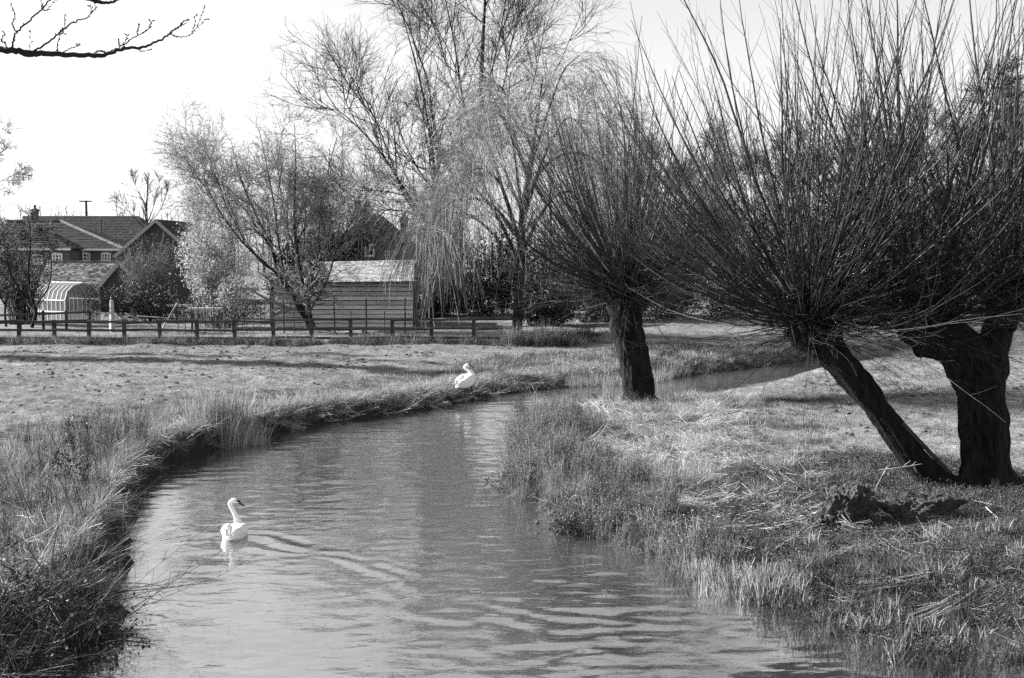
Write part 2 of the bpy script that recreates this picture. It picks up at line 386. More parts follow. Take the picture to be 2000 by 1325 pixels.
def grow(P, R, m, t0, t1, ang, L, n, up=.0, jit=.12, rr=.6, rtip=.15, rmin=.002, angv=12, lpow=.5):
    """m children on every parent polyline; ang in degrees off the parent; L length at the parent's foot"""
    N, k, _ = P.shape
    if N == 0: return np.zeros((0, n, 3)), np.zeros((0, n))
    par = np.repeat(np.arange(N), m); t = U(t0, t1, N * m) * (k - 1); i = np.minimum(t.astype(int), k - 2); f = (t - i)[:, None]
    p0 = P[par, i] * (1 - f) + P[par, i + 1] * f; tg = nrm(P[par, i + 1] - P[par, i])
    r0 = R[par, i] * (1 - f[:, 0]) + R[par, i + 1] * f[:, 0]
    pr = nrm(np.cross(tg, rng.normal(size=tg.shape))); a = np.radians(ang + rng.normal(size=len(par)) * angv)[:, None]
    d = tg * np.cos(a) + pr * np.sin(a)
    plen = np.linalg.norm(np.diff(P, axis=1), axis=2).sum(1)[par]
    Ls = (L if L > 0 else -L * plen) * U(.55, 1.15, len(par)) * (1.05 - t / (k - 1)) ** lpow
    Q = walk(p0, d, Ls, n, up, jit)
    rb = np.maximum(r0 * rr, rmin); RR = np.maximum(rb[:, None] * np.linspace(1, rtip, n)[None], rmin * .7)
    return Q, RR
def pixpath(pts, Y, n=24):
    """pts = (px, py, radius, depth offset); returns polyline and radii"""
    A = np.array([list(at(p[0], p[1], Y + (p[3] if len(p) > 3 else 0))) + [p[2]] for p in pts])
    return resample(A[:, :3], n), np.interp(np.linspace(0, 1, n), np.linspace(0, 1, len(pts)), A[:, 3])
def trunk_mesh(mb, P, R, k=44, ridge=.12, flare=.35, seed=1, knob=0., fl_n=5):
    """thick furrowed trunk along a polyline"""
    n = len(P); T = nrm(np.gradient(P, axis=0)); A = nrm(np.cross(T, np.array([0, 1., 0]))); B = np.cross(A, T)
    th = np.arange(k) * 2 * math.pi / k; s = np.concatenate([[0], np.cumsum(np.linalg.norm(np.diff(P, axis=0), axis=1))])
    TH, S = np.meshgrid(th, s); tw = TH + S * .25
    cx, sx = np.cos(tw) * 3.2, np.sin(tw) * 3.2
    r = R[:, None] * (1 + ridge * 2 * (np.abs(noise3(cx * 1.6, sx * 1.6, S * .8, seed) - .5) * 2 - .4) + ridge * 1.2 * (noise3(cx * 4, sx * 4, S * 2.2, seed + 3) - .5)
                      + .22 * (noise3(cx * .4, sx * .4, S * .7, seed + 5) - .5))
    if flare: r = r * (1 + flare * np.exp(-S / .22) * (1 + .8 * np.cos(TH * fl_n + seed)))
    if knob: r = r * (1 + knob * sst(.72, 1, S / s[-1]) * (noise3(cx * 1.1, sx * 1.1, S * 4, seed + 7) * 2 - .5))
    V = P[:, None] + r[..., None] * (A[:, None] * np.cos(TH)[..., None] + B[:, None] * np.sin(TH)[..., None])
    i = np.arange(n - 1)[:, None] * k; j = np.arange(k)[None]; j2 = (j + 1) % k
    q = np.stack([i + j, i + k + j, i + k + j2, i + j2], -1).reshape(-1, 4)
    top = P[-1] + T[-1] * R[-1] * .5; V = np.concatenate([V.reshape(-1, 3), top[None]])
    tr = [((n-1)*k + a, n*k, (n-1)*k + (a+1) % k) for a in range(k)]
    return mb.add(V, q, tr)

# ------------------------------------------------------------------ the three pollarded willows
def pollard(label, base, stems, heads, Y, nshoot, nfine, L, seed, r0=.024, curv=.09):
    global rng; rng = np.random.default_rng(seed)
    z0 = gz(base[0], base[1]); root = thing('pollard_willow', label, 'tree', (base[0], base[1], z0), 'pollarded willows on the stream bank')
    mb = MB()
    for si, st in enumerate(stems):
        P, R = pixpath(st, Y, 70 if si == 0 else 40)
        trunk_mesh(mb, P, R, 64 if si == 0 else 44, .19, .62 if si == 0 else 0, seed + si, .5)
    mb.build('trunk', 'bark_willow', root, True)
    fine = MB(); shoots = []
    for (hx, hy, hr, share, ax) in heads:
        c = at(hx, hy, Y); hr = np.array(hr); ax = nrm(np.array(ax, float))
        # knuckles of the pollard head
        kb = MB(); kp = nrm(rng.normal(size=(26, 3))) * hr * U(.6, 1.15, 26)[:, None]
        Pk = walk(c + kp * .3, kp + np.array([0, 0, .1]), np.linalg.norm(kp, axis=1) * 1.15, 5, .05, .15)
        kb.tubes(Pk, np.linspace(1.15, .75, 5)[None] * U(.05, .11, 26)[:, None], 9)
        kb.tubes(Pk[:, -1:] + np.linspace(0, .09, 3)[None, :, None] * nrm(kp)[:, None], np.array([[.07, .06, .01]]) * U(.8, 1.5, 26)[:, None], 9)
        kb.build('knuckle', 'bark_willow', root, True)
        def dirs(n, low, sp):
            d = rng.normal(size=(n, 3)); d = nrm(d); d[:, 2] = np.abs(d[:, 2]) * sp + low; d = d + ax * .18; return nrm(d)
        # strong upright shoots
        n1 = int(nshoot * share); d = dirs(n1, -.05, 1.1)
        hor = np.hypot(d[:, 0], d[:, 1]); LL = L * U(.7, 1.08, n1) * (1 - .22 * hor)
        P = walk(c + d * hr * U(.6, 1.05, n1)[:, None], d, LL, 16, .012 + curv * hor * U(.6, 1.2, n1), .042)
        r = r0 * .55 * (1 + 1.5 * U(0, 1, n1) ** 2); R = r[:, None] * np.linspace(1, .13, 16)[None] ** .85
        Q, RQ = grow(P, R, 12, .15, .97, 27, L * .22, 6, .05, .05, .5, .25, .0036, 9, .6)
        Q2, RQ2 = grow(P, R, 1, .1, .5, 15, L * .5, 9, .05, .045, .8, .2, .004, 5)
        for i in range(n1):
            m = MB(); m.tubes(P[i:i+1], R[i:i+1], 5); m.tubes(Q[i*12:(i+1)*12], RQ[i*12:(i+1)*12], 3); m.tubes(Q2[i:i+1], RQ2[i:i+1], 5)
            shoots.append(m)
        # thin whippy growth all round
        n2 = int(nfine * share); d = dirs(n2, -.42, 1.0); hor = np.hypot(d[:, 0], d[:, 1])
        P = walk(c + d * hr * U(.5, 1.1, n2)[:, None], d, L * U(.22, .72, n2), 12, .0 + .075 * hor * U(.0, 1.3, n2), .05)
        R = (r0 * .42 * U(.5, 1.3, n2))[:, None] * np.linspace(1, .2, 12)[None]
        Q, RQ = grow(P, R, 7, .15, .95, 36, L * .13, 5, .03, .07, .6, .4, .003, 12)
        fine.tubes(P, R, 4); fine.tubes(Q, RQ, 3)
        # short drooping and crossing whips under the head
        n3 = int(nfine * share * .8); d = rng.normal(size=(n3, 3)); d[:, 2] = d[:, 2] * .35 - .12; d = nrm(d + ax * .25)
        P = walk(c - ax * .25 + d * hr * U(.4, .95, n3)[:, None], d, L * U(.1, .46, n3), 10, U(-.06, .07, n3), .08)
        R = (r0 * .3 * U(.5, 1.3, n3))[:, None] * np.linspace(1, .3, 10)[None]
        fine.tubes(P, R, 3); Q, RQ = grow(P, R, 3, .3, .95, 40, L * .05, 4, .0, .1, .7, .5, .0028); fine.tubes(Q, RQ, 3)
    cr = fine.build('crown', 'shoot_bark', root, True)
    for m in shoots: m.build('shoot', 'shoot_bark', cr, True)
    return root
b1 = gpix(1252, 790)
pollard('upright pollard willow with a thick straight furrowed trunk at the river bend', b1,
        [[(1253, 806, .50), (1248, 770, .46), (1240, 720, .43), (1230, 670, .44), (1223, 625, .52), (1224, 575, .60), (1228, 545, .42)]],
        [(1226, 568, (.70, .65, .55), 1.0, (-.12, 0, 1))], b1[1], 185, 380, 7.6, 31, .024, .075)
b2 = gpix(1828, 948)
pollard('leaning pollard willow whose trunk slants over the straw-covered bank', b2,
        [[(1842, 968, .31), (1823, 944, .27), (1773, 880, .23), (1723, 811, .215), (1669, 736, .235), (1622, 682, .27), (1588, 645, .34), (1572, 622, .28)]],
        [(1582, 625, (.48, .48, .42), 1.0, (-.28, 0, 1))], b2[1], 105, 230, 7.2, 32, .027, .074)
b3 = gpix(1932, 950)
pollard('forked pollard willow carrying two heads on one stout upright trunk', b3,
        [[(1936, 966, .44), (1932, 920, .40), (1922, 850, .375), (1915, 780, .39), (1905, 730, .42), (1868, 680, .37), (1820, 640, .38), (1796, 610, .36)],
         [(1915, 760, .34), (1928, 715, .32), (1945, 660, .24), (1962, 610, .26), (1972, 575, .24)]],
        [(1808, 612, (.52, .5, .45), .6, (-.2, 0, 1)), (1970, 580, (.42, .42, .4), .4, (.2, 0, 1))], b3[1], 120, 250, 7.2, 33, .027, .074)

# ------------------------------------------------------------------ trees of the garden and the far side
def bare_tree(name, label, limbs, Y, base, levels, limb_mat, twig_mat, group=None, k0=8, leaf=None, crown='crown', extra=None):
    """limbs: pixel paths; the first is the trunk. levels: list of dicts for grow()"""
    x, y = base; z0 = gz(x, y); root = thing(name, label, 'tree', (x, y, z0), group)
    mb = MB(); Ps, Rs = [], []
    for i, l in enumerate(limbs):
        P, R = pixpath(l, Y, 20); R = R * ((np.linspace(1, .45, 20) if i < 2 else .6) if name == 'goat_willow' else .72 if i == 0 else .55)
        m = MB(); m.tubes(P[None], R[None], 10 if i == 0 else 7); m.build('trunk' if i == 0 else 'limb', limb_mat, root, True)
        Ps.append(P); Rs.append(R)
    P, R = np.array(Ps), np.array(Rs); tw = MB(); tips = None
    if extra:
        P0, R0 = grow(P, R, **extra)
        for a in range(len(P0)): MB().tubes(P0[a:a+1, ::2], R0[a:a+1, ::2], 5).build('limb', limb_mat, root, True)
        P, R = np.concatenate([P, P0]), np.concatenate([R, R0])
    for li, kw in enumerate(levels):
        P, R = grow(P, R, **kw); tw.tubes(P, R, 5 if li == 0 else 3); tips = P
    cr = tw.build(crown, twig_mat, root, True)
    if leaf: 
        lm, cnt, sz, asp = leaf; i = rng.integers(0, len(tips), cnt); j = rng.integers(1, tips.shape[1], cnt)
        MB().leaves(tips[i, j] + rng.normal(size=(cnt, 3)) * sz * .4, U(.6, 1.3, cnt) * sz, None, asp).build('blossom' if 'catkin' in lm else 'foliage', lm, cr, False, 'stuff')
    return root
rng = np.random.default_rng(51)
# the tall bare tree behind the shed
Yb = 76
bare_tree('ash_tree', 'tall bare ash tree rising behind the boarded shed', [
    [(905, 650, .50), (900, 560, .45), (895, 470, .40), (905, 400, .34), (925, 330, .30), (938, 250, .26), (940, 150, .2), (945, 50, .14), (950, -60, .08), (955, -160, .03)],
    [(897, 480, .26), (870, 430, .24, -1), (852, 380, .2, -1), (845, 300, .17, -2), (825, 180, .12, -2), (800, 80, .07, -3), (780, 10, .03, -3)],
    [(893, 500, .22), (850, 450, .2, 1), (800, 400, .17, 2), (770, 330, .13, 2), (740, 250, .09, 3), (700, 170, .06, 3), (670, 130, .03, 4)],
    [(893, 520, .2), (830, 430, .18, -3), (790, 370, .14, -4), (745, 300, .11, -5), (690, 240, .08, -5), (640, 200, .03, -6)],
    [(896, 470, .18), (830, 400, .13, 3), (760, 375, .1, 3), (690, 370, .07, 4), (640, 350, .03, 4)],
    [(905, 420, .2), (880, 330, .16, 2), (850, 250, .13, 3), (835, 160, .1, 3), (800, 60, .06, 3), (765, -20, .03, 3)],
    [(925, 340, .18), (960, 250, .14, 1), (985, 160, .1, 2), (1000, 80, .07, 2), (1020, 0, .03, 3)],
    [(930, 300, .16), (905, 200, .12, -2), (890, 100, .09, -3), (870, 0, .05, -3), (850, -80, .03, -3)],
    [(915, 380, .16), (975, 300, .12, -2), (1040, 220, .09, -3), (1090, 130, .06, -3), (1120, 60, .03, -3)],
    [(938, 220, .14), (965, 120, .1, -1), (985, 20, .07, -1), (1000, -80, .03, -1)],
    [(893, 500, .16), (810, 420, .1, -1), (730, 410, .07, -1), (670, 395, .03, 0)]],
    Yb, (at(905, 650, Yb)[0], Yb), [dict(m=8, t0=.08, t1=1, ang=42, L=5.0, n=8, up=.085, jit=.07, rr=.6, rmin=.026, rtip=.35, lpow=.3),
      dict(m=7, t0=.1, t1=1, ang=44, L=2.5, n=5, up=.05, jit=.08, rr=.65, rmin=.014, rtip=.5, lpow=.25),
      dict(m=4, t0=.15, t1=1, ang=40, L=1.3, n=3, up=.06, jit=.08, rr=.7, rmin=.0085, rtip=.7, lpow=.2)], 'limb_dark', 'twig_dark', extra=dict(m=3, t0=.2, t1=.85, ang=32, L=8.5, n=20, up=.035, jit=.05, rr=.65, rmin=.04, rtip=.3))
# multi-stemmed catkin tree behind the fence
Yc = 58.5
bare_tree('goat_willow', 'multi-stemmed tree with pale catkins in front of the boarded shed', [
    [(606, 642, .30), (600, 615, .26), (598, 580, .22), (590, 540, .18), (578, 480, .14), (575, 400, .1), (578, 320, .06), (575, 240, .03)],
    [(604, 630, .22), (585, 600, .20, -.5), (570, 570, .17, -.6), (545, 540, .14, -.8), (530, 480, .12, -1), (500, 420, .09, -1), (470, 350, .06, -1), (450, 270, .03, -1)],
    [(585, 600, .14), (560, 555, .12, .5), (545, 480, .1, 1), (535, 400, .08, 1.2), (520, 320, .05, 1.4), (505, 250, .02, 1.5)],
    [(599, 600, .14), (608, 560, .1, .5), (620, 500, .08, .8), (625, 430, .06, 1), (640, 350, .04, 1), (645, 280, .02, 1)],
    [(570, 572, .12), (535, 530, .09, -1.5), (480, 480, .08, -2), (440, 430, .06, -2), (412, 380, .04, -2.4), (395, 335, .02, -2.5)],
    [(598, 590, .12), (590, 530, .1, 1.4), (560, 440, .08, 1.8), (545, 350, .05, 2), (540, 260, .02, 2)],
    [(604, 610, .1), (640, 545, .07, -1), (660, 480, .06, -1.4), (690, 430, .04, -1.5), (720, 400, .02, -1.5)],
    [(545, 540, .1), (500, 500, .08, -.5), (450, 420, .07, -.6), (420, 340, .05, -.7), (400, 280, .02, -.8)]],
    Yc, (at(606, 640, Yc)[0], Yc), [dict(m=8, t0=.08, t1=1, ang=44, L=2.5, n=7, up=.04, jit=.09, rr=.6, rmin=.014, rtip=.4, lpow=.3),
      dict(m=7, t0=.1, t1=1, ang=46, L=1.6, n=4, up=.04, jit=.1, rr=.65, rmin=.009, rtip=.5, lpow=.25),
      dict(m=4, t0=.15, t1=1, ang=42, L=.9, n=3, up=.05, jit=.1, rr=.7, rmin=.0065, rtip=.7, lpow=.2)], 'limb_dark', 'twig_catkin', leaf=('catkin_grey', 24000, .08, .45),
      extra=dict(m=4, t0=.25, t1=.85, ang=34, L=4.6, n=20, up=.04, jit=.05, rr=.65, rmin=.028, rtip=.3))
# the pale flowering bush to its left
def blob_points(cs, n, surf=.35):
    cs = np.array(cs, float); w = cs[:, 3] * cs[:, 4] * cs[:, 5]; i = rng.choice(len(cs), n, p=w / w.sum())
    d = nrm(rng.normal(size=(n, 3))) * (U(0, 1, n) ** surf)[:, None]
    return cs[i, :3] + d * cs[i, 3:6]
def bush(name, label, cat, cs, nstem, nleaf, lsz, stem_mat, leaf_mat, group=None, asp=.55, sr=.02, dirs_out=False):
    """cs = ellipsoids (x, y, z, rx, ry, rz); stems rise from the foot into them, leaves fill them unevenly"""
    cs = np.array(cs, float); x, y = cs[:, 0].mean(), cs[:, 1].mean(); z0 = gz(x, y)
    root = thing(name, label, cat, (x, y, z0), group)
    tips = blob_points(cs, nstem, .6); feet = tips.copy()
    feet[:, 0] = x + (tips[:, 0] - x) * .55; feet[:, 1] = y + (tips[:, 1] - y) * .55; feet[:, 2] = hmap(feet[:, 0], feet[:, 1]) - .05
    s = np.linspace(0, 1, 8)[None, :, None]; mid = feet * .4 + tips * .6; mid[:, :2] = feet[:, :2] * .8 + tips[:, :2] * .2
    P = feet[:, None] * (1 - s) ** 2 + 2 * mid[:, None] * s * (1 - s) + tips[:, None] * s ** 2 + rng.normal(size=(nstem, 8, 3)) * .03
    R = sr * U(.5, 1.3, nstem)[:, None] * np.linspace(1, .3, 8)[None]
    Q, RQ = grow(P, R, 7, .25, 1, 42, -.3, 4, .03, .12, .6, .5, .009)
    MB().tubes(P, R, 3).tubes(Q, RQ, 3).build('stems', stem_mat, root, True)
    if nleaf:
        n1 = nleaf // 2; i = rng.integers(0, len(Q), n1); j = rng.integers(1, 4, n1)
        pts = np.concatenate([Q[i, j] + rng.normal(size=(n1, 3)) * lsz, blob_points(cs, int(nleaf * 1.2), .45)])
        f = noise3(pts[:, 0] * 1.3, pts[:, 1] * 1.3, pts[:, 2] * 1.3, 61); pts = pts[(f > .40) | (np.arange(len(pts)) < n1)]
        MB().leaves(pts, U(.6, 1.4, len(pts)) * lsz, None, asp).build('foliage', leaf_mat, root, False, 'stuff')
    return root
def E(px, py, Y, rx, ry, dy=None):
    """ellipsoid from a pixel centre and pixel radii"""
    p = at(px, py, Y); s = Y / FPX; return (p[0], p[1], p[2], rx * s, (dy if dy else rx * s * .8), ry * s)
rng = np.random.default_rng(52)
bush('flowering_bush', 'pale blossoming bush beside the dark gabled house', 'bush',
     [E(400, 510, 62, 55, 75), E(440, 560, 61, 60, 60), E(370, 470, 63, 35, 50), E(480, 520, 62, 40, 70), E(430, 460, 62, 55, 45)], 130, 7500, .11, 'twig_grey', 'catkin')
bush('flowering_bush', 'thin pale shrub rising above the ridge beside the small bare tree', 'bush',
     [E(400, 400, 70, 45, 60), E(450, 370, 69, 40, 60), E(370, 350, 71, 30, 50)], 110, 2200, .09, 'twig_grey', 'catkin_grey')
# dark shrubs and hedges of the gardens
bush('garden_hedge', 'dark clipped hedge between the greenhouse and the blossoming bush', 'hedge',
     [E(190, 590, 66, 35, 35), E(250, 585, 66, 45, 40), E(320, 590, 66, 45, 38), E(390, 600, 65, 50, 28), E(450, 600, 65, 40, 30), E(500, 605, 65, 40, 28)], 160, 9000, .10, 'twig_dark', 'leaf_dark')
bush('garden_shrub', 'leafless tangled shrub in front of the white-barged gable', 'bush',
     [E(280, 520, 70, 55, 60), E(250, 490, 71, 35, 45), E(320, 490, 70, 40, 45)], 150, 1600, .08, 'twig_grey', 'leaf_mid')
bush('garden_shrub', 'broad dark shrub under the hipped roof beside the greenhouse', 'bush',
     [E(40, 560, 64, 50, 55), E(20, 500, 64, 45, 55), E(70, 520, 65, 30, 50)], 160, 3800, .09, 'twig_dark', 'leaf_dark')
rng = np.random.default_rng(53)
Yl = 60
bare_tree('fruit_tree', 'gnarled dark fruit tree in front of the greenhouse', [
    [(62, 640, .15), (70, 610, .13), (62, 580, .11), (55, 530, .08), (60, 470, .05), (55, 420, .02)],
    [(68, 612, .1), (40, 570, .08, 1), (15, 520, .06, 1), (5, 450, .03, 1)],
    [(66, 600, .09), (95, 560, .07, -1), (100, 500, .05, -1), (90, 450, .02, -1)],
    [(12, 640, .13, 2), (10, 600, .11, 2), (20, 540, .08, 2), (10, 470, .05, 2), (0, 420, .03, 2)],
    [(12, 600, .1, 2), (-20, 540, .08, 2), (-30, 480, .05, 2), (-35, 420, .02, 2)]], Yl, (at(62, 640, Yl)[0], Yl),
    [dict(m=14, t0=.3, t1=1, ang=45, L=1.5, n=7, up=.03, jit=.16, rr=.5, rmin=.016), dict(m=9, t0=.15, t1=1, ang=45, L=.9, n=5, up=.03, jit=.16, rr=.65, rmin=.012),
     dict(m=4, t0=.2, t1=1, ang=45, L=.45, n=4, up=.02, jit=.14, rr=.7, rmin=.009)], 'limb_dark', 'twig_dark', leaf=('leaf_dark', 2600, .07, .6))
Ye = 48
bare_tree('budding_tree', 'pale budding tree whose outer twigs reach in above the fruit tree', [
    [(-190, 690, .25), (-185, 600, .22), (-180, 480, .18), (-170, 380, .12), (-160, 300, .06), (-150, 220, .02)],
    [(-183, 520, .12), (-120, 430, .09), (-60, 380, .06), (0, 355, .03), (48, 330, .01)],
    [(-180, 480, .12), (-110, 380, .08, 1), (-40, 325, .05, 1), (22, 285, .02, 1)],
    [(-180, 450, .12), (-120, 330, .08, -1), (-60, 275, .05, -1), (0, 250, .02, -1)]], Ye, (at(-190, 690, Ye)[0], Ye),
    [dict(m=12, t0=.35, t1=1, ang=40, L=1.3, n=7, up=.03, jit=.1, rr=.5, rmin=.012), dict(m=8, t0=.2, t1=1, ang=42, L=.8, n=5, up=.03, jit=.12, rr=.6, rmin=.009),
     dict(m=4, t0=.2, t1=1, ang=42, L=.4, n=4, up=.02, jit=.12, rr=.6, rmin=.007)], 'limb_dark', 'twig_grey', leaf=('catkin_grey', 6000, .055, .6))
Yd = 105
bare_tree('small_bare_tree', 'slender bare tree standing between the long roof and the gable', [
    [(288, 640, .22), (288, 520, .2), (287, 440, .17), (286, 410, .13), (288, 370, .07), (287, 340, .03)],
    [(287, 440, .1), (282, 400, .08), (268, 370, .05), (258, 345, .02)],
    [(288, 435, .1), (298, 410, .07, 1), (305, 380, .04, 1), (312, 350, .02, 1)],
    [(287, 450, .1), (262, 425, .07, -1), (240, 400, .04, -1), (225, 385, .02, -1)],
    [(288, 440, .08), (310, 415, .06, -1), (322, 390, .03, -1), (328, 365, .02, -1)]], Yd, (at(288, 640, Yd)[0], Yd),
    [dict(m=14, t0=.35, t1=1, ang=36, L=2.4, n=7, up=.05, jit=.09, rr=.6, rmin=.022), dict(m=8, t0=.2, t1=1, ang=38, L=1.1, n=5, up=.05, jit=.1, rr=.65, rmin=.016)], 'limb_grey', 'twig_grey')

# ------------------------------------------------------------------ weeping willow
rng = np.random.default_rng(54)
Yw = 57
wx = at(1010, 655, Yw)[0]; ww = thing('weeping_willow', 'weeping willow trailing pale strands down to the rail fence', 'tree', (wx, Yw, gz(wx, Yw)))
wl_l = [[(1010, 662, .40), (1012, 600, .36), (1018, 520, .33), (1020, 430, .28), (1035, 330, .2), (1050, 230, .12), (1060, 150, .04)],
        [(1016, 520, .2), (975, 430, .18, 1), (930, 370, .13, 1), (880, 360, .08, 1), (845, 400, .04, 1)],
        [(1018, 480, .2), (985, 380, .16, -1), (955, 290, .12, -2), (925, 260, .07, -2), (900, 290, .03, -2)],
        [(1018, 470, .18), (960, 400, .14, -3), (900, 390, .1, -4), (850, 420, .06, -4), (822, 470, .03, -4)],
        [(1020, 440, .2), (1050, 340, .16, 1), (1080, 270, .11, 1), (1110, 230, .07, 2), (1140, 250, .03, 2)],
        [(1016, 530, .15), (965, 460, .13, -2), (915, 420, .1, -3), (870, 420, .06, -3), (838, 460, .03, -3)],
        [(1025, 400, .15), (1060, 330, .13, -2), (1110, 300, .1, -3), (1160, 310, .06, -3), (1190, 350, .03, -3)],
        [(1022, 420, .15), (985, 330, .13, 3), (955, 250, .1, 4), (930, 215, .06, 4), (905, 225, .03, 4)],
        [(1020, 430, .15), (1010, 340, .13, -3), (1000, 270, .1, -4), (985, 230, .06, -5), (965, 230, .03, -5)],
        [(1030, 350, .15), (1000, 250, .12, 1), (985, 180, .08, 2), (960, 160, .03, 2)],
        [(1035, 330, .15), (1070, 220, .1, -1), (1100, 140, .07, -1), (1130, 110, .03, -1)],
        [(1018, 500, .16), (1000, 420, .13, -4), (970, 350, .1, -5), (930, 330, .06, -6), (895, 360, .03, -6)],
        [(1018, 500, .16), (1050, 430, .13, -4), (1090, 380, .1, -5), (1130, 380, .06, -6), (1160, 420, .03, -6)]]
Ps, Rs = [], []
for i, l in enumerate(wl_l):
    P, R = pixpath(l, Yw, 20); R = R * (.7 if i == 0 else .55); MB().tubes(P[None], R[None], 9).build('trunk' if i == 0 else 'limb', 'limb_dark', ww, True); Ps.append(P); Rs.append(R)
P, R = np.array(Ps), np.array(Rs)
Q, RQ = grow(P, R, 13, .35, 1, 45, 2.2, 8, .02, .10, .4, .25, .012)
cr = MB().tubes(Q, RQ, 4)
S, RS = grow(Q, RQ, 20, .1, 1, 50, 4.6, 9, -.26, .075, .4, .5, .0058, 14, .1)
S = S[(U(0, 1, len(S)) < np.interp(S[:, 0, 2], [8, 12, 15], [1, .85, .4]))]; RS = np.full(S.shape[:2], .006)
gnd = .75; S[:, :, 2] = np.maximum(S[:, :, 2], gnd + U(0, .5, len(S))[:, None])
cr.tubes(S, np.full(S.shape[:2], .0075), 3)
S2, RS2 = grow(S, RS, 1, .2, .9, 22, .9, 4, -.2, .05, .8, .6, .005, 8, .2); S2[:, :, 2] = np.maximum(S2[:, :, 2], gnd)
cr.tubes(S2, np.full(S2.shape[:2], .0075), 3)
cr.build('strands', 'twig_pale', ww, True, 'stuff')

# ------------------------------------------------------------------ bare trees beyond the right-hand meadow
def upright_tree(name, label, H, spread, nl, seed, limb_mat, twig_mat, rbase, group, dens=1., grav=.05, th=1.):
    global rng; rng = np.random.default_rng(seed)
    root = thing(name, label, 'tree', (0, 0, 0), group)
    T = walk(np.zeros((1, 3)), np.array([[0, 0, 1.]]), H, 20, .15, .03); TR = (rbase * np.linspace(1, .06, 20))[None]
    TR = TR * .8; MB().tubes(T, TR, 10).build('trunk', limb_mat, root, True)
    L, LR = grow(T, TR, nl, .14, .92, spread, H * .45, 12, .05, .07, .5, .1, .02, 12, .75)
    for i in range(nl): MB().tubes(L[i:i+1], LR[i:i+1], 6).build('limb', limb_mat, root, True)
    A, AR = grow(L, LR, int(11 * dens), .15, 1, 40, H * .17, 7, grav, .09, .6, .3, .022 * th, lpow=.3)
    B, BR = grow(A, AR, int(8 * dens), .15, 1, 40, H * .075, 5, grav, .1, .65, .4, .017 * th, lpow=.25)
    D, DR = grow(B, BR, 2, .2, 1, 38, H * .035, 3, grav, .1, .7, .6, .013 * th, lpow=.2)
    MB().tubes(A, AR, 4).tubes(B, BR, 3).tubes(D, DR, 3).build('crown', twig_mat, root, True)
    return root
GB = 'bare trees beyond the right meadow'
protos = [upright_tree('bare_tree', 'bare branching tree in the thicket beyond the right meadow', 13.5, 40, 20, 71, 'limb_dark', 'twig_dark', .26, GB),
          upright_tree('bare_tree', 'bare branching tree in the thicket beyond the right meadow', 11.0, 48, 18, 72, 'limb_dark', 'twig_dark', .22, GB),
          upright_tree('birch_tree', 'slender fine-twigged birch with drooping twigs between the weeping willow and the thicket', 15.5, 30, 22, 73, 'limb_grey', 'twig_grey', .18, 'birches behind the weeping willow', .62, -.05, .62)]
rng = np.random.default_rng(74)
spots = [(0,1270,84,.9),(1,1340,80,.95),(0,1400,90,1.0),(1,1470,78,1.0),(0,1545,88,.98),(1,1600,82,1.05),(0,1680,92,1.1),(1,1740,80,1.1),(0,1800,90,1.12),(1,1865,82,1.2),(0,1930,86,1.25),(1,1985,80,1.3),(0,2060,88,1.3),(1,2140,80,1.3),
         (2,1120,80,1.05),(2,1190,84,1.0),(2,1245,80,.92),(2,1075,86,1.1)]
seen = set()
for k, px_, Y, s in spots:
    o = protos[k] if k not in seen else copy_tree(protos[k]); seen.add(k)
    x = (px_ - 1000) / FPX * Y; o.location = (x, Y, gz(x, Y) - .05); o.rotation_euler = (0, 0, U(0, 6.28)); o.scale = (s, s, s)
# ivy-clad and coniferous trees
def conifer(label, px_, Y, top, wpx, seed, dense=1.0, name='conifer_tree'):
    global rng; rng = np.random.default_rng(seed)
    b = at(px_, 640, Y); x, y = b[0], Y; z0 = gz(x, y); H = at(px_, top, Y)[2] - z0; W = wpx / FPX * Y
    root = thing(name, label, 'tree', (x, y, z0))
    T = np.linspace([x, y, z0], [x, y, z0 + H * .98], 12)[None]; TR = np.linspace(.22, .02, 12)[None]
    MB().tubes(T, TR, 9).build('trunk', 'limb_dark', root, True)
    n = int(150 * dense); t = U(.08, .99, n); a = U(0, 6.28, n); d = np.stack([np.cos(a), np.sin(a), np.full(n, .05)], 1)
    p0 = np.stack([np.full(n, x), np.full(n, y), z0 + H * t], 1)
    L = W * (1 - t) ** .75 * U(.55, 1.15, n) + .25
    P = walk(p0, d, L, 8, -.04, .08); R = np.full((n, 8), .018) * np.linspace(1, .3, 8)
    bo = MB().tubes(P, R, 4).build('boughs', 'limb_dark', root, True)
    m = int(14000 * dense); i = rng.integers(0, n, m); j = U(1.0, 6.99, m); j0 = j.astype(int); f = (j - j0)[:, None]
    pts = P[i, j0] * (1 - f) + P[i, j0 + 1] * f + rng.normal(size=(m, 3)) * np.array([.16, .16, .10])
    dd = nrm(P[i, j0 + 1] - P[i, j0]) + rng.normal(size=(m, 3)) * .6
    MB().leaves(pts, U(.10, .22, m), dd, .35).build('foliage', 'needle', root, False, 'stuff')
    return root
conifer('dark evergreen rising beside the chimney house behind the shed', 630, 74, 352, 42, 81, .9)
conifer('dark ragged conifer inside the thicket between the leaning and the forked willow', 1640, 84, 270, 45, 82, .55)
conifer('tall dark ivy-clad tree behind the forked willow', 1960, 76, 95, 80, 83, .9)
conifer('narrow dark evergreen far behind the leaning willow head', 1555, 92, 400, 35, 84, .5)
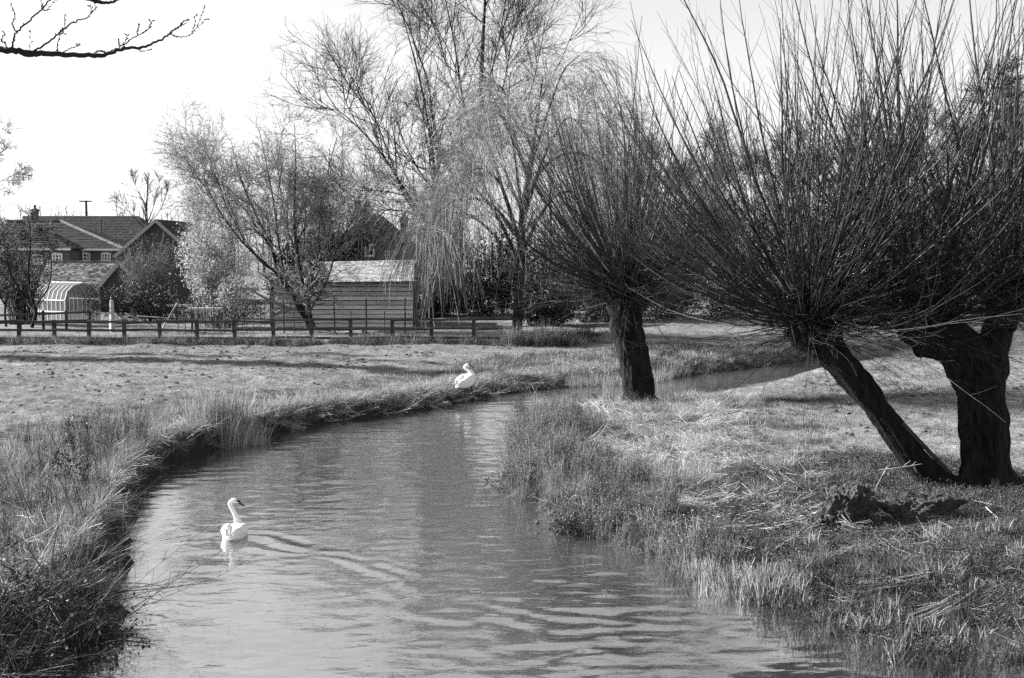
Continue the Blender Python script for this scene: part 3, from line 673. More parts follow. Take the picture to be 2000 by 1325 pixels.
# undergrowth along the far side of the meadow
rng = np.random.default_rng(85)
for k, (px_, py_, Y, rx, ry, lab) in enumerate([
    (655, 485, 74, 45, 35, 'dark ivy-covered bush against the chimney house'), (580, 520, 72, 50, 60, 'dark evergreen bush left of the chimney house'), (860, 560, 72, 70, 90, 'dark evergreen bush behind the right bay of the shed'), (960, 545, 74, 70, 95, 'dark evergreen bush hidden behind the weeping willow curtain'), (1070, 540, 74, 75, 95, 'dark evergreen bush between the weeping willow and the birches'),
    (1190, 560, 68, 70, 90, 'dark thicket bush at the foot of the birches'), (1310, 545, 70, 75, 85, 'dark thicket bush behind the upright willow head'),
    (1440, 545, 72, 80, 80, 'dark thicket bush where the stream turns away'), (1570, 540, 72, 80, 85, 'dark thicket bush seen behind the leaning willow head'),
    (1700, 535, 72, 80, 90, 'dark thicket bush seen between the leaning and forked willows'), (1830, 530, 72, 80, 95, 'dark thicket bush behind the forked willow'),
    (1960, 525, 72, 80, 95, 'dark thicket bush below the ivy-clad tree'), (2090, 530, 72, 80, 90, 'dark thicket bush at the far end of the meadow'), (1075, 590, 64, 60, 50, 'low bush behind the weeping willow trunk')]):
    bush('thicket_bush', lab, 'bush', [E(px_, py_, Y, rx, ry), E(px_ - 30, py_ + 25, Y - 1, rx * .7, ry * .8), E(px_ + 35, py_ - 20, Y + 1, rx * .7, ry * .9)], 80, 4600, .21, 'twig_dark', 'leaf_dark', 'bushes along the far side of the meadow')
bush('bank_scrub', 'pale tangled scrub on the far bank where the stream turns away', 'bush',
     [E(1305, 690, 46, 45, 25), E(1335, 668, 50, 30, 20), E(1285, 715, 43, 30, 14)], 160, 0, .06, 'twig_grey', 'leaf_mid', sr=.010)
bush('bank_scrub', 'dark tangled scrub beneath the thicket beside the upright willow', 'bush',
     [E(1090, 655, 50, 45, 22), E(1150, 650, 52, 50, 28), E(1040, 665, 50, 30, 15)], 220, 700, .06, 'twig_dark', 'leaf_dark', sr=.010)

# ------------------------------------------------------------------ trees outside the frame: one carries the branch in the sky, one shades the meadow
rng = np.random.default_rng(86)
tr_ = thing('overhanging_tree', 'bare tree beside the bridge stretching a budded branch over the stream', 'tree', (-8.2, 9.2, gz(-8.2, 9.2)))
T = resample([(-8.2, 9.2, gz(-8.2, 9.2) - .1), (-8.15, 9.2, 3), (-8.0, 9.3, 5.6), (-8.1, 9.4, 8), (-8.0, 9.3, 11)], 16)
MB().tubes(T[None], np.linspace(.2, .05, 16)[None], 14).build('trunk', 'limb_dark', tr_, True)
def sky_limb(pts, extra=None):
    A = np.array([list(at(p[0], p[1], 9.2 + (p[3] if len(p) > 3 else 0))) + [p[2]] for p in pts])
    n = 8 * len(pts); P = resample(A[:, :3], n); return P + rng.normal(size=P.shape) * .004, np.interp(np.linspace(0, 1, n), np.linspace(0, 1, len(pts)), A[:, 3])
mn = [(-960, 60, .06), (-500, 75, .045), (-200, 88, .034), (0, 98, .026), (60, 104, .024), (110, 106, .021), (190, 109, .018), (240, 97, .013), (285, 91, .010), (325, 71, .008), (345, 55, .005), (365, 44, .003)]
P, R = sky_limb(mn); br = MB().tubes(P[None], R[None], 8).build('limb', 'limb_dark', tr_, True)
subs = [[(25, 98, .009), (30, 65, .008), (65, 35, .007), (98, 0, .006), (130, -40, .005)], [(30, 63, .006), (24, 48, .005), (29, 30, .004), (22, 10, .003)],
        [(66, 100, .009), (92, 85, .008), (118, 62, .007), (148, 42, .006), (165, 38, .005), (178, 27, .004), (187, 16, .003), (183, 4, .002)],
        [(118, 62, .005), (126, 54, .004), (126, 33, .003)], [(113, 104, .005), (112, 90, .004), (118, 68, .003), (125, 66, .002)], [(176, 28, .003), (178, 12, .002)],
        [(122, 104, .005), (134, 97, .004), (150, 90, .003), (153, 86, .002)], [(238, 96, .006), (250, 82, .005), (275, 66, .004), (290, 56, .003), (296, 42, .002)],
        [(268, 68, .004), (271, 50, .003)], [(277, 66, .003), (290, 55, .002), (294, 44, .002)], [(215, 100, .005), (234, 92, .004), (245, 80, .003), (249, 70, .002)], [(233, 91, .003), (233, 82, .002)],
        [(332, 66, .004), (345, 72, .004), (365, 71, .003), (375, 63, .003), (390, 48, .002), (403, 36, .002)], [(375, 63, .002), (381, 48, .002), (381, 32, .0015)], [(385, 50, .002), (394, 30, .0015), (400, 15, .0015)],
        [(332, 68, .004), (340, 58, .004), (352, 52, .003), (358, 42, .003), (365, 42, .0025)], [(352, 53, .003), (354, 46, .002)], [(15, 97, .006), (8, 84, .005), (3, 80, .004), (8, 70, .003), (9, 66, .002)],
        [(57, 100, .002), (60, 80, .0016), (59, 58, .0014)], [(268, 94, .003), (275, 101, .002), (290, 97, .0016)], [(40, 103, .01), (50, 109, .009), (70, 109, .008), (85, 105, .008)], [(180, 107, .006), (192, 99, .006), (205, 103, .006)],
        [(80, 16, .003), (90, 21, .0025), (97, 14, .002), (113, -3, .002)], [(82, 15, .003), (80, 0, .0025), (76, -20, .002)]]
P2, R2 = sky_limb([(-300, -120, .04), (-60, -60, .026), (80, -30, .02), (178, 0, .016), (200, 5, .013), (222, 4, .010), (232, -4, .007), (260, -30, .004)])
br2 = MB().tubes(P2[None], R2[None], 8).build('limb', 'limb_dark', tr_, True)
P3 = resample([T[11], (T[11] + P2[0]) / 2 + np.array([0, 0, .25]), P2[0]], 10); MB().tubes(P3[None], np.linspace(.055, .04, 10)[None], 8).build('limb', 'limb_dark', tr_, True)
for s in subs:
    Pq, Rq = sky_limb(s); m = MB().tubes(Pq[None], Rq[None], 5)
    bd = Pq[::5]; m.tubes(bd[:, None] + np.linspace(0, .02, 3)[None, :, None] * nrm(rng.normal(size=(len(bd), 1, 3)) * .4 + nrm(Pq[-1] - Pq[0])), np.tile([[.0035, .005, .001]], (len(bd), 1)), 5)
    tp = Pq[-1]; m.tubes((tp + np.linspace(0, .03, 3)[:, None] * nrm(Pq[-1] - Pq[-2]))[None], np.array([[.003, .0065, .001]]), 5)
    m.build('twig', 'limb_dark', br, True)
root = conifer('narrow dark evergreen standing alone beside the left meadow', -250, 45.5, 40, 75, 87, 1.6)

# far-off wood closing the horizon
rng = np.random.default_rng(88)
n = 520; x = U(-140, 170, n); y = U(190, 230, n); h = 6 + 7 * fbm2(x * .03, y * .02, 3, 5) + 3 * fbm2(x * .2, y * .1, 2, 6)
P = walk(np.stack([x, y, np.full(n, .3)], 1), np.tile([[0, 0, 1.]], (n, 1)), h, 7, .1, .06); R = np.linspace(.14, .05, 7)[None] * np.ones((n, 1))
Q, RQ = grow(P, R, 10, .15, 1, 40, -.3, 3, .05, .1, .6, .5, .06)
tag(MB().tubes(P, R, 3).tubes(Q, RQ, 3).build('distant_wood', 'twig_dark', None, True), 'far-off leafless wood along the horizon', 'wood', None, 'stuff')

# ------------------------------------------------------------------ buildings
def roof(parent, name, mt, A, B, Cc, D, row=.32, col=.26, th=.04, seed=0):
    """tiled slope: A, B eave ends, D, Cc ridge ends (A-D and B-C are the verges)"""
    A, B, Cc, D = [np.array(p, float) for p in (A, B, Cc, D)]
    n = nrm(np.cross(B - A, D - A)); n = n if n[2] > 0 else -n
    base = MB(); base.add([A, B, Cc, D] + [p - n * .12 for p in (A, B, Cc, D)], [(0,1,2,3),(7,6,5,4),(0,4,5,1),(1,5,6,2),(2,6,7,3),(3,7,4,0)])
    sl = base.build('roof', mt, parent)
    nr = max(2, int(np.linalg.norm(((D + Cc) - (A + B)) / 2) / row)); rs = np.random.default_rng(seed); m = MB()
    for i in range(nr):
        s0, s1 = i / nr, min(1, (i + 1.12) / nr); L0, R0 = A + (D - A) * s0, B + (Cc - B) * s0; L1, R1 = A + (D - A) * s1, B + (Cc - B) * s1
        w = np.linalg.norm(R0 - L0); nc = max(1, int(w / col)); e = np.clip((np.arange(nc + 1) + (.5 if i % 2 else 0)) / nc, 0, 1)
        for a, b in zip(e[:-1], e[1:]):
            if b - a < 1e-3: continue
            h = th * rs.uniform(.6, 1.5); g_ = (b - a) * .03
            p, q, r_, t_ = L0 + (R0 - L0) * (a + g_), L0 + (R0 - L0) * (b - g_), L1 + (R1 - L1) * (b - g_), L1 + (R1 - L1) * (a + g_)
            m.add([p + n * .003, q + n * .003, p + n * h, q + n * h, r_ + n * .006, t_ + n * .006], [(0,1,3,2),(2,3,4,5)], [(0,2,5),(1,4,3)])
    return m.build(name, mt, sl, False, 'stuff')
def window(parent, px0, px1, py0, py1, Y, nx=2, ny=2, arch=False, fr='white_paint'):
    a, b = at(px0, py1, Y), at(px1, py0, Y); y = a[1] - .06; w = b[0] - a[0]; h = b[2] - a[2]; t = max(.05, w * .12)
    m = MB(); z0, z1, x0, x1 = a[2], b[2], a[0], b[0]
    for u in (x0, x1 - t): m.box((u, y, z0), (u + t, y + .05, z1))
    for v in (z0, z1 - t): m.box((x0 + t, y + .001, v), (x1 - t, y + .051, v + t))
    f = m.build('window', fr, parent)
    for i in range(1, nx): MB().box((x0 + w * i / nx - t * .4, y + .004, z0 + t), (x0 + w * i / nx + t * .4, y + .048, z1 - t)).build('glazing_bar', fr, f)
    for j in range(1, ny): MB().box((x0 + t, y + .007, z0 + h * j / ny - t * .3), (x1 - t, y + .045, z0 + h * j / ny + t * .3)).build('glazing_bar', fr, f)
    for i in range(nx):
        for j in range(ny): MB().box((x0 + t * .8 + (w - 1.6 * t) * i / nx, y + .02, z0 + t * .8 + (h - 1.6 * t) * j / ny), (x0 + t * .8 + (w - 1.6 * t) * (i + 1) / nx - .002, y + .03, z0 + t * .8 + (h - 1.6 * t) * (j + 1) / ny - .002)).build('pane', 'glass_dark', f)
    MB().box((x0 - .06, y - .05, z0 - .08), (x1 + .06, y + .06, z0 - .004)).build('sill', 'trim_grey', f)
    if arch:
        n = 9; th = np.linspace(0, math.pi, n); cx = (x0 + x1) / 2
        pts = [(cx + math.cos(k) * w / 2, y + .002, z1 + math.sin(k) * h * .16) for k in th]; MB().poly_prism(pts, (0, .05, 0)).build('window_head', fr, f)
    return f
def chimney(parent, px0, px1, py0, py1, Y, mt='brick', pots=2):
    a, b = at(px0, py1, Y), at(px1, py0, Y); d = (b[0] - a[0]) * .8
    c = MB().box((a[0], Y, a[2]), (b[0], Y + d, b[2])).box((a[0] - .08, Y - .08, b[2] - .22), (b[0] + .08, Y + d + .08, b[2] - .08)).build('chimney', mt, parent)
    for i in range(pots):
        x = a[0] + (b[0] - a[0]) * (i + .5) / pots; z = b[2]
        MB().tubes(np.array([[(x, Y + d / 2, z - .02), (x, Y + d / 2, z + .1), (x, Y + d / 2, z + .35)]]), np.array([[.14, .11, .12]]), 10).build('chimney_pot', 'tile_dark', c, True)
    return c
# hipped brick house with white windows
Y = 100; zg = .6
hx0, hx1 = at(-30, 490, Y)[0], at(236, 490, Y)[0]; ze = at(100, 487, Y)[2]
h = thing('brick_house', 'brick house with a dark hipped roof and white arched windows', 'house', ((hx0 + hx1) / 2, Y + 4, gz(0, Y)))
MB().box((hx0, Y, zg - .3), (hx1, Y + 8, ze)).build('wall', 'brick', h)
r0, r1, zr = at(58, 440, Y + 4)[0], at(118, 436, Y + 4)[0], at(118, 433, Y + 4)[2]; o_ = .35
roof(h, 'roof_tiles', 'tile_dark', (hx0 - o_, Y - o_, ze), (hx1 + o_, Y - o_, ze), (r1, Y + 4, zr), (r0 - 2, Y + 4, zr), seed=1)
roof(h, 'roof_tiles', 'tile_dark', (hx1 + o_, Y - o_, ze), (hx1 + o_, Y + 8 + o_, ze), (r1 + .01, Y + 4.01, zr), (r1 + .01, Y + 3.99, zr), seed=2)
MB().beam((hx1 + o_, Y - o_, ze + .08), (r1, Y + 4, zr + .08), .22, .16).build('ridge_tiles', 'tile_mossy_and_lit', h)
MB().beam((r0 - 2, Y + 4, zr + .08), (r1, Y + 4, zr + .08), .22, .16).build('ridge_tiles', 'tile_mossy_and_lit', h)
MB().beam((hx0 - o_, Y - o_ - .08, ze - .05), (hx1 + o_, Y - o_ - .08, ze - .05), .14, .16).build('gutter', 'white_paint', h)
# projecting wing in front; sunlight on its left hip is put into paler tiles
wx0, wx1 = at(20, 490, Y - 2)[0], at(143, 490, Y - 2)[0]; zw = at(60, 486, Y - 3)[2]
MB().box((wx0, Y - 3, zg - .3), (wx1, Y - .002, zw)).build('wall', 'brick', h)
pk = at(80, 452, Y - 1); roof(h, 'roof_tiles', 'tile_dark', (wx0 - .3, Y - 3.3, zw), (wx1 + .3, Y - 3.3, zw), (pk[0] + .1, Y - .8, pk[2]), (pk[0] - .1, Y - .8, pk[2]), seed=3)
roof(h, 'roof_tiles', 'tile_dark', (wx1 + .3, Y - 3.3, zw), (wx1 + .3, Y, zw), (pk[0] + .2, Y + 1, pk[2]), (pk[0] + .1, Y - .8, pk[2]), seed=4)
roof(h, 'roof_tiles', 'tile_mossy_and_lit', (wx0 - .3, Y, zw), (wx0 - .3, Y - 3.3, zw), (pk[0] - .1, Y - .8, pk[2]), (pk[0] - .1, Y + 1, pk[2]), seed=5)
MB().beam((wx0 - .3, Y - 3.38, zw - .06), (wx1 + .3, Y - 3.38, zw - .06), .14, .16).build('gutter', 'white_paint', h)
MB().tubes(np.array([[(wx1 + .12, Y - .1, zw - .1), (wx1 + .12, Y - .1, 1.)]]), np.array([[.06, .06]]), 8).build('downpipe', 'white_paint', h)
window(h, 102, 122, 496, 512, Y - 3, 3, 2, True); window(h, 65, 84, 497, 515, Y - 3, 2, 2, False, 'trim_grey')
window(h, 157, 176, 495, 510, Y, 3, 2, True); window(h, 198, 216, 495, 510, Y, 3, 2, True)
chimney(h, 62, 72, 408, 436, Y + 5, 'brick', 1)
# long roof behind
Y = 122; a, b = at(40, 470, Y), at(300, 470, Y); rz = at(150, 422, Y + 4)[2]; ze = at(150, 474, Y)[2]
h = thing('long_house', 'long building with a plain dark roof behind the hipped house', 'house', ((a[0] + b[0]) / 2, Y + 4, gz(0, Y)))
MB().box((a[0], Y, .3), (b[0], Y + 8, ze)).build('wall', 'brick', h)
rx0, rx1 = at(45, 422, Y + 4)[0], at(270, 422, Y + 4)[0]
roof(h, 'roof_tiles', 'tile_dark', (a[0] - .3, Y - .4, ze), (b[0] + .3, Y - .4, ze), (rx1, Y + 4, rz), (rx0, Y + 4, rz), seed=6)
roof(h, 'roof_tiles', 'tile_dark', (b[0] + .3, Y - .4, ze), (b[0] + .3, Y + 8, ze), (rx1 + .02, Y + 4.01, rz), (rx1 + .02, Y + 3.99, rz), seed=7)
MB().tubes(np.array([[at(197, 468, Y - .6), at(197, 428, Y - .6)]]), np.array([[.10, .10]]), 8).build('flue', 'pole_dark', h)
# low mossy outbuilding
Y = 80; a, b = at(78, 556, Y), at(238, 556, Y); rl, rr_ = at(92, 516, Y + 3), at(236, 513, Y + 3)
h = thing('outbuilding', 'low outbuilding with a speckled mossy tile roof beside the greenhouse', 'outbuilding', ((a[0] + b[0]) / 2, Y + 3, gz(a[0], Y)))
MB().box((a[0] + .25, Y, .3), (b[0] - .25, Y + 5.4, a[2])).build('wall', 'brick', h)
roof(h, 'roof_tiles', 'tile_mossy_and_lit', (a[0], Y - .3, a[2]), (b[0], Y - .3, b[2]), (rr_[0], Y + 3, rr_[2]), (rl[0], Y + 3, rr_[2]), .2, .2, .05, 8)
MB().poly_prism([(b[0] - .3, Y, b[2]), (b[0] - .3, Y + 5.4, b[2]), (b[0] - .3, Y + 3, rr_[2] - .2)], (.05, 0, 0)).build('gable', 'brick', h)
MB().beam((rl[0], Y + 3, rr_[2] + .06), (rr_[0], Y + 3, rr_[2] + .06), .2, .14).build('ridge_tiles', 'tile_mossy_and_lit', h)
# gabled houses
def gable_house(label, pk, eL, eR, Y, dep, base_mt, roof_mt, barge, seed, tilt=0):
    p, l, r = at(*pk, Y), at(*eL, Y), at(*eR, Y)
    h = thing('gabled_house', label, 'house', (p[0], Y + dep / 2, gz(p[0], Y)))
    MB().poly_prism([(l[0], Y, .3), (r[0], Y, .3), (r[0], Y, r[2]), (p[0], Y, p[2]), (l[0], Y, l[2])], (0, dep, 0)).build('wall', base_mt, h)
    for e, s in ((l, -1), (r, 1)):
        d = nrm(np.array([e[0] - p[0], 0, e[2] - p[2]])); q = np.array([e[0], 0, e[2]]) + d * .35; up = np.array([0, 0, .1])
        roof(h, 'roof_tiles', roof_mt, np.array([q[0], Y - .3, q[2]]) + up, np.array([q[0], Y + dep, q[2]]) + up, np.array([p[0], Y + dep, p[2]]) + up, np.array([p[0], Y - .3, p[2]]) + up, seed=seed)
        MB().beam((q[0], Y - .36, q[2] - .02), (p[0] - s * .0, Y - .36 - (.004 if s > 0 else 0), p[2] - .02), .06, .24).build('barge_board', barge, h)
    return h
gable_house('dark gabled house with pale barge boards behind the leafless shrub', (306, 431), (232, 496), (380, 496), 90, 9, 'brick_dark', 'tile_dark', 'metal_grey', 9)
gable_house('small gabled wing with grey barge boards joining the mossy outbuilding', (236, 512), (196, 560), (276, 560), 77, 2.4, 'brick_dark', 'tile_dark', 'metal_grey', 10)
# chimney house behind the shed
Y = 84; h = gable_house('dark brick house with a tall chimney rising behind the shed', (722, 417), (630, 500), (812, 496), Y, 8, 'brick_dark', 'tile_dark', 'pole_dark', 11)
chimney(h, 693, 721, 392, 440, Y + 1.2, 'brick_dark', 2); chimney(h, 782, 796, 424, 470, Y + 3, 'brick_dark', 1)
window(h, 713, 731, 478, 500, Y, 2, 2); window(h, 752, 762, 490, 508, Y, 2, 2, False, 'trim_grey')
# weatherboarded shed with a slate roof
Y = 62.5
s = thing('boarded_shed', 'weatherboarded shed with a pale slate roof behind the rail fence', 'shed', (*at(700, 640, Y)[:2], gz(at(700, 640, Y)[0], Y)))
x0, x1 = at(600, 560, Y)[0], at(806, 560, Y)[0]; zb, ze = .45, at(700, 551, Y)[2]
MB().box((x0 + .05, Y + .1, zb), (x1 - .05, Y + 4, ze)).build('wall', 'pole_dark', s)  # dark wall colour stands in for lap shadow between the boards
def boards(x0, x1, zlo, zhi, y, n, slant=None):
    hh = (zhi - zlo) / n
    for i in range(n):
        z = zlo + i * hh; jit = U(-.012, .012, 2)
        xa, xb = (x0, x1) if slant is None else slant(z + hh * .6)
        if xb - xa < .15: continue
        MB().add([(xa, y - .12, z + jit[0]), (xb, y - .12, z + jit[1]), (xb, y - .06, z + hh - .045), (xa, y - .06, z + hh - .045), (xa, y + .02, z), (xb, y + .02, z), (xb, y + .02, z + hh - .045), (xa, y + .02, z + hh - .045)],
                 [(0,1,2,3),(7,6,5,4),(0,4,5,1),(1,5,6,2),(2,6,7,3),(3,7,4,0)]).build('board', 'board_wood', s)
boards(x0, x1, zb + .15, ze, Y + .05, 10)
er, rr0, rr1 = at(620, 551, Y), at(632, 512, Y + 2), at(806, 508, Y + 2)
roof(s, 'slates', 'slate', (at(622, 551, Y)[0], Y - .35, ze), (x1 + .1, Y - .35, ze + .04), (rr1[0] + .1, Y + 2.2, rr1[2]), (rr0[0], Y + 2.2, rr0[2]), .17, .22, .025, 12)
MB().beam((at(622, 551, Y)[0], Y - .42, ze - .05), (x1 + .1, Y - .42, ze - .02), .1, .09).build('gutter', 'pole_dark', s)
MB().box((x1, Y, zb), (x1 + .12, Y + .14, ze)).build('corner_post', 'pole_dark', s)
# lower left bay with a gable to the meadow
lx0, lx1 = at(530, 560, Y)[0], x0; pkx, pkz = at(585, 524, Y)[0], at(585, 524, Y)[2]; zl = at(530, 560, Y)[2]
boards(lx0, lx1, zb + .15, pkz, Y + .03, 12, lambda z: (lx0 if z < zl else lx0 + (pkx - lx0) * (z - zl) / (pkz - zl), lx1))
MB().poly_prism([(lx0, Y + .1, zb), (lx1, Y + .1, zb), (lx1, Y + .1, pkz), (pkx, Y + .1, pkz), (lx0, Y + .1, zl)], (0, 3.6, 0)).build('wall', 'pole_dark', s)  # dark here too, painting in the shadow lines of the bay boards
roof(s, 'slates', 'slate', (lx0 - .25, Y - .2, zl - .1), (lx0 - .25, Y + 3.7, zl - .1), (pkx, Y + 3.7, pkz + .12), (pkx, Y - .2, pkz + .12), .17, .22, .025, 13)
roof(s, 'slates', 'slate', (pkx, Y - .15, pkz + .10), (at(626, 545, Y)[0], Y - .15, ze), (at(634, 512, Y + 2)[0], Y + 2, rr0[2] - .03), (pkx, Y + 2, pkz + .5), .17, .22, .025, 14)
MB().box((lx0 - .1, Y - .03, zb), (lx0, Y + .1, zl)).build('corner_post', 'pole_dark', s)
MB().tubes(np.array([[(lx0 + .06, Y - .1, zl), (lx0 + .06, Y - .1, zb)]]), np.array([[.045, .045]]), 8).build('downpipe', 'pole_dark', s)
# greenhouse
Y = 66; gx0, gx1 = at(66, 600, Y)[0], at(160, 600, Y)[0]; zb = .5; zev = at(100, 583, Y)[2]; zpk = at(100, 553, Y)[2]
gh = thing('greenhouse', 'glass greenhouse with white glazing bars in front of the mossy outbuilding', 'greenhouse', ((gx0 + gx1) / 2, Y + 1, gz(gx0, Y)))
hh_ = zpk - zev; prof = [(Y, zb + .1), (Y, zev - .1), (Y + .16, zev + hh_ * .45), (Y + .55, zev + hh_ * .82), (Y + 1.2, zpk), (Y + 1.85, zev + hh_ * .82), (Y + 2.24, zev + hh_ * .45), (Y + 2.4, zev - .1), (Y + 2.4, zb + .1)]
nb = 7
for i in range(nb + 1):
    x = gx0 + (gx1 - gx0) * i / nb; m = MB()
    for (ya, za), (yb, zb_) in zip(prof[:-1], prof[1:]): m.beam((x, ya, za), (x, yb, zb_), .045, .045)
    m.build('glazing_bar', 'trim_grey', gh)
for yy, zz in [(Y - .005, zev - .1), (Y + 1.2, zpk + .005), (Y + 2.405, zev - .1), (Y - .005, zb + .1), (Y - .004, (zb + zev) / 2)]:
    MB().beam((gx0, yy, zz), (gx1, yy, zz), .06, .06).build('rail', 'white_paint', gh)
for i in range(nb):
    xa, xb = gx0 + (gx1 - gx0) * (i + .06) / nb, gx0 + (gx1 - gx0) * (i + .94) / nb
    for k, ((ya, za), (yb, zb_)) in enumerate(zip(prof[:-1], prof[1:])):
        MB().beam(((xa + xb) / 2, ya, za), ((xa + xb) / 2, yb, zb_), xb - xa, .012, (0, 1, 0) if k in (0, 7) else (0, 0, 1)).build('pane', 'pane_glass', gh)
for xx in (gx0 + .02, gx1 - .02):
    MB().poly_prism([(xx, ya, za) for ya, za in prof], (.01, 0, 0)).build('pane', 'pane_glass', gh)
gh.rotation_euler = (0, 0, math.radians(-32))
# utility pole and its wires
Y = 140; p = at(168, 392, Y)
up = thing('utility_pole', 'wooden utility pole with a crossarm above the long roof', 'pole', (p[0], Y, gz(p[0], Y)))
MB().tubes(np.array([[(p[0], Y, gz(p[0], Y)), (p[0], Y, p[2])]]), np.array([[.2, .14]]), 10).build('post', 'pole_dark', up, True)
MB().beam((p[0] - .75, Y - .2, p[2] - .1), (p[0] + .75, Y - .2, p[2] - .1), .14, .16).build('crossarm', 'pole_dark', up)
for dx in (-.65, 0, .65):
    s_ = np.linspace(0, 1, 18); tt = np.stack([p[0] + dx + (s_ - .5) * 90, np.full(18, Y - .2) + (s_ - .5) * 6, p[2] + .05 - .0 + np.abs(s_ - .5) * 0 - 1.2 * (1 - (2 * np.abs(s_ - .5) - .5) ** 2 * 4) * (np.abs(s_ - .5) > 0)], 1)
    tt[:, 2] = p[2] + .05 - 1.0 * np.sin(np.clip(np.abs(s_ - .5) * 2, 0, 1) * math.pi)
    MB().tubes(tt[None], np.full((1, 18), .012), 3).build('wire', 'metal_grey', up)

# ------------------------------------------------------------------ fences
Yf = 51.0
rng = np.random.default_rng(91)
posts_px = [-175, -105, -35, 35, 105, 172, 242, 312, 385, 458, 534, 608, 685, 765, 843, 925, 1010]
fz = lambda x: gz(x, Yf)
xs_f = [at(p, 660, Yf)[0] for p in posts_px]
fe = thing('rail_fence', 'weathered post and three-rail fence across the back of the meadow', 'fence', (xs_f[0], Yf, fz(xs_f[0])))
zb = .62
for i, x in enumerate(xs_f):
    z = zb; top = 1.08 + U(-.03, .05) + (.07 if posts_px[i] == 534 else 0); lean = U(-.05, .05)
    MB().beam((x, Yf + .08, z - .4), (x + lean, Yf + .08, z + top), .15, .13, (0, 1, 0)).build('post', 'fence_wood', fe)
for i in range(len(xs_f) - 1):
    up_ = .09 if posts_px[i] >= 534 else 0
    for zz in (1.0, .62, .26):
        d0, d1 = U(-.035, .035, 2)
        MB().beam((xs_f[i] - .04, Yf - .03 - .004 * (i % 2), zb + zz + up_ * zz + d0), (xs_f[i + 1] + .04, Yf - .03 - .004 * (i % 2), zb + zz + up_ * zz + d1), .045, .10).build('rail', 'fence_wood', fe)
Y2 = 60.5; px2 = [-20, 40, 85, 130, 176]
f2 = thing('garden_fence', 'short dark two-rail garden fence in front of the greenhouse', 'fence', (at(40, 640, Y2)[0], Y2, gz(at(40, 640, Y2)[0], Y2)))
for p_ in px2: x = at(p_, 640, Y2)[0]; MB().beam((x, Y2, .3), (x, Y2, 1.62), .11, .11, (0, 1, 0)).build('post', 'fence_wood', f2)
for za, zb_ in ((1.35, 1.55), (.95, 1.1)): MB().beam((at(-20, 640, Y2)[0], Y2 - .08, za), (at(176, 640, Y2)[0], Y2 - .08, zb_), .05, .12).build('rail', 'fence_wood', f2)
Y3 = 57.5; wf = thing('wire_fence', 'thin wire fence on slender stakes along the foot of the shed', 'fence', (at(640, 640, Y3)[0], Y3, gz(at(640, 640, Y3)[0], Y3)))
for p_ in list(range(350, 530, 13)) + [553, 578, 605, 655, 686, 718, 752, 790, 812, 830]:
    x = at(p_ + U(-3, 3), 640, Y3)[0]; big = p_ in (553, 655, 718, 790); hgt = U(1.7, 2.0) if big else U(1.1, 1.6)
    MB().tubes(np.array([[(x, Y3, .45), (x + U(-.03, .03), Y3, .62 + hgt)]]), np.full((1, 2), .04 if big else .02), 6).build('stake', 'fence_wood', wf)
for zz in (.95, 1.35, 1.75):
    MB().beam((at(350, 640, Y3)[0], Y3 - .03, zz), (at(830, 640, Y3)[0], Y3 - .03, zz), .012, .012).build('wire', 'metal_grey', wf)
# garden clutter behind the fence
Y = 58; p = at(219, 630, Y)
MB().tubes(np.array([[(p[0], Y, .5), (p[0], Y, 1.2), (p[0], Y, at(219, 588, Y)[2]), (p[0], Y, at(219, 585, Y)[2])]]), np.array([[.17, .15, .10, .02]]), 6).build('timber_post', 'post_pale')
tag(bpy.data.objects['timber_post'], 'pale tapering timber post standing before the dark hedge', 'post')
def pole(label, a, b, Y, r, mt, name='garden_pole', Yb=None):
    pa, pb = at(*a, Y), at(*b, Yb or Y); o = MB().tubes(resample([pa, (pa + pb) / 2 + np.array([.01, 0, .015]), pb], 8)[None], np.linspace(r, r * .7, 8)[None], 7).build(name, mt, None, True)
    return tag(o, label, 'pole')
pole('pale pole leaning up against the blossoming bush', (318, 641), (346, 592), 58, .05, 'post_pale')
pole('pale garden cane lying low across the hedge foot', (245, 612), (305, 640), 60, .04, 'post_pale')
pole('pale garden cane lying beside the timber post', (268, 618), (330, 622), 60, .04, 'post_pale')
Y = 60; bn = thing('potting_bench', 'low plank bench below the blossoming bush', 'bench', (*at(410, 640, Y)[:2], .6))
MB().box((at(366, 600, Y)[0], Y, at(0, 606, Y)[2]), (at(432, 600, Y)[0], Y + .5, at(0, 602, Y)[2])).build('bench_top', 'post_pale', bn)
for q in (372, 425): MB().beam((at(q, 600, Y)[0], Y + .25, .5), (at(q, 600, Y)[0], Y + .25, at(0, 606, Y)[2]), .09, .09, (0, 1, 0)).build('leg', 'fence_wood', bn)

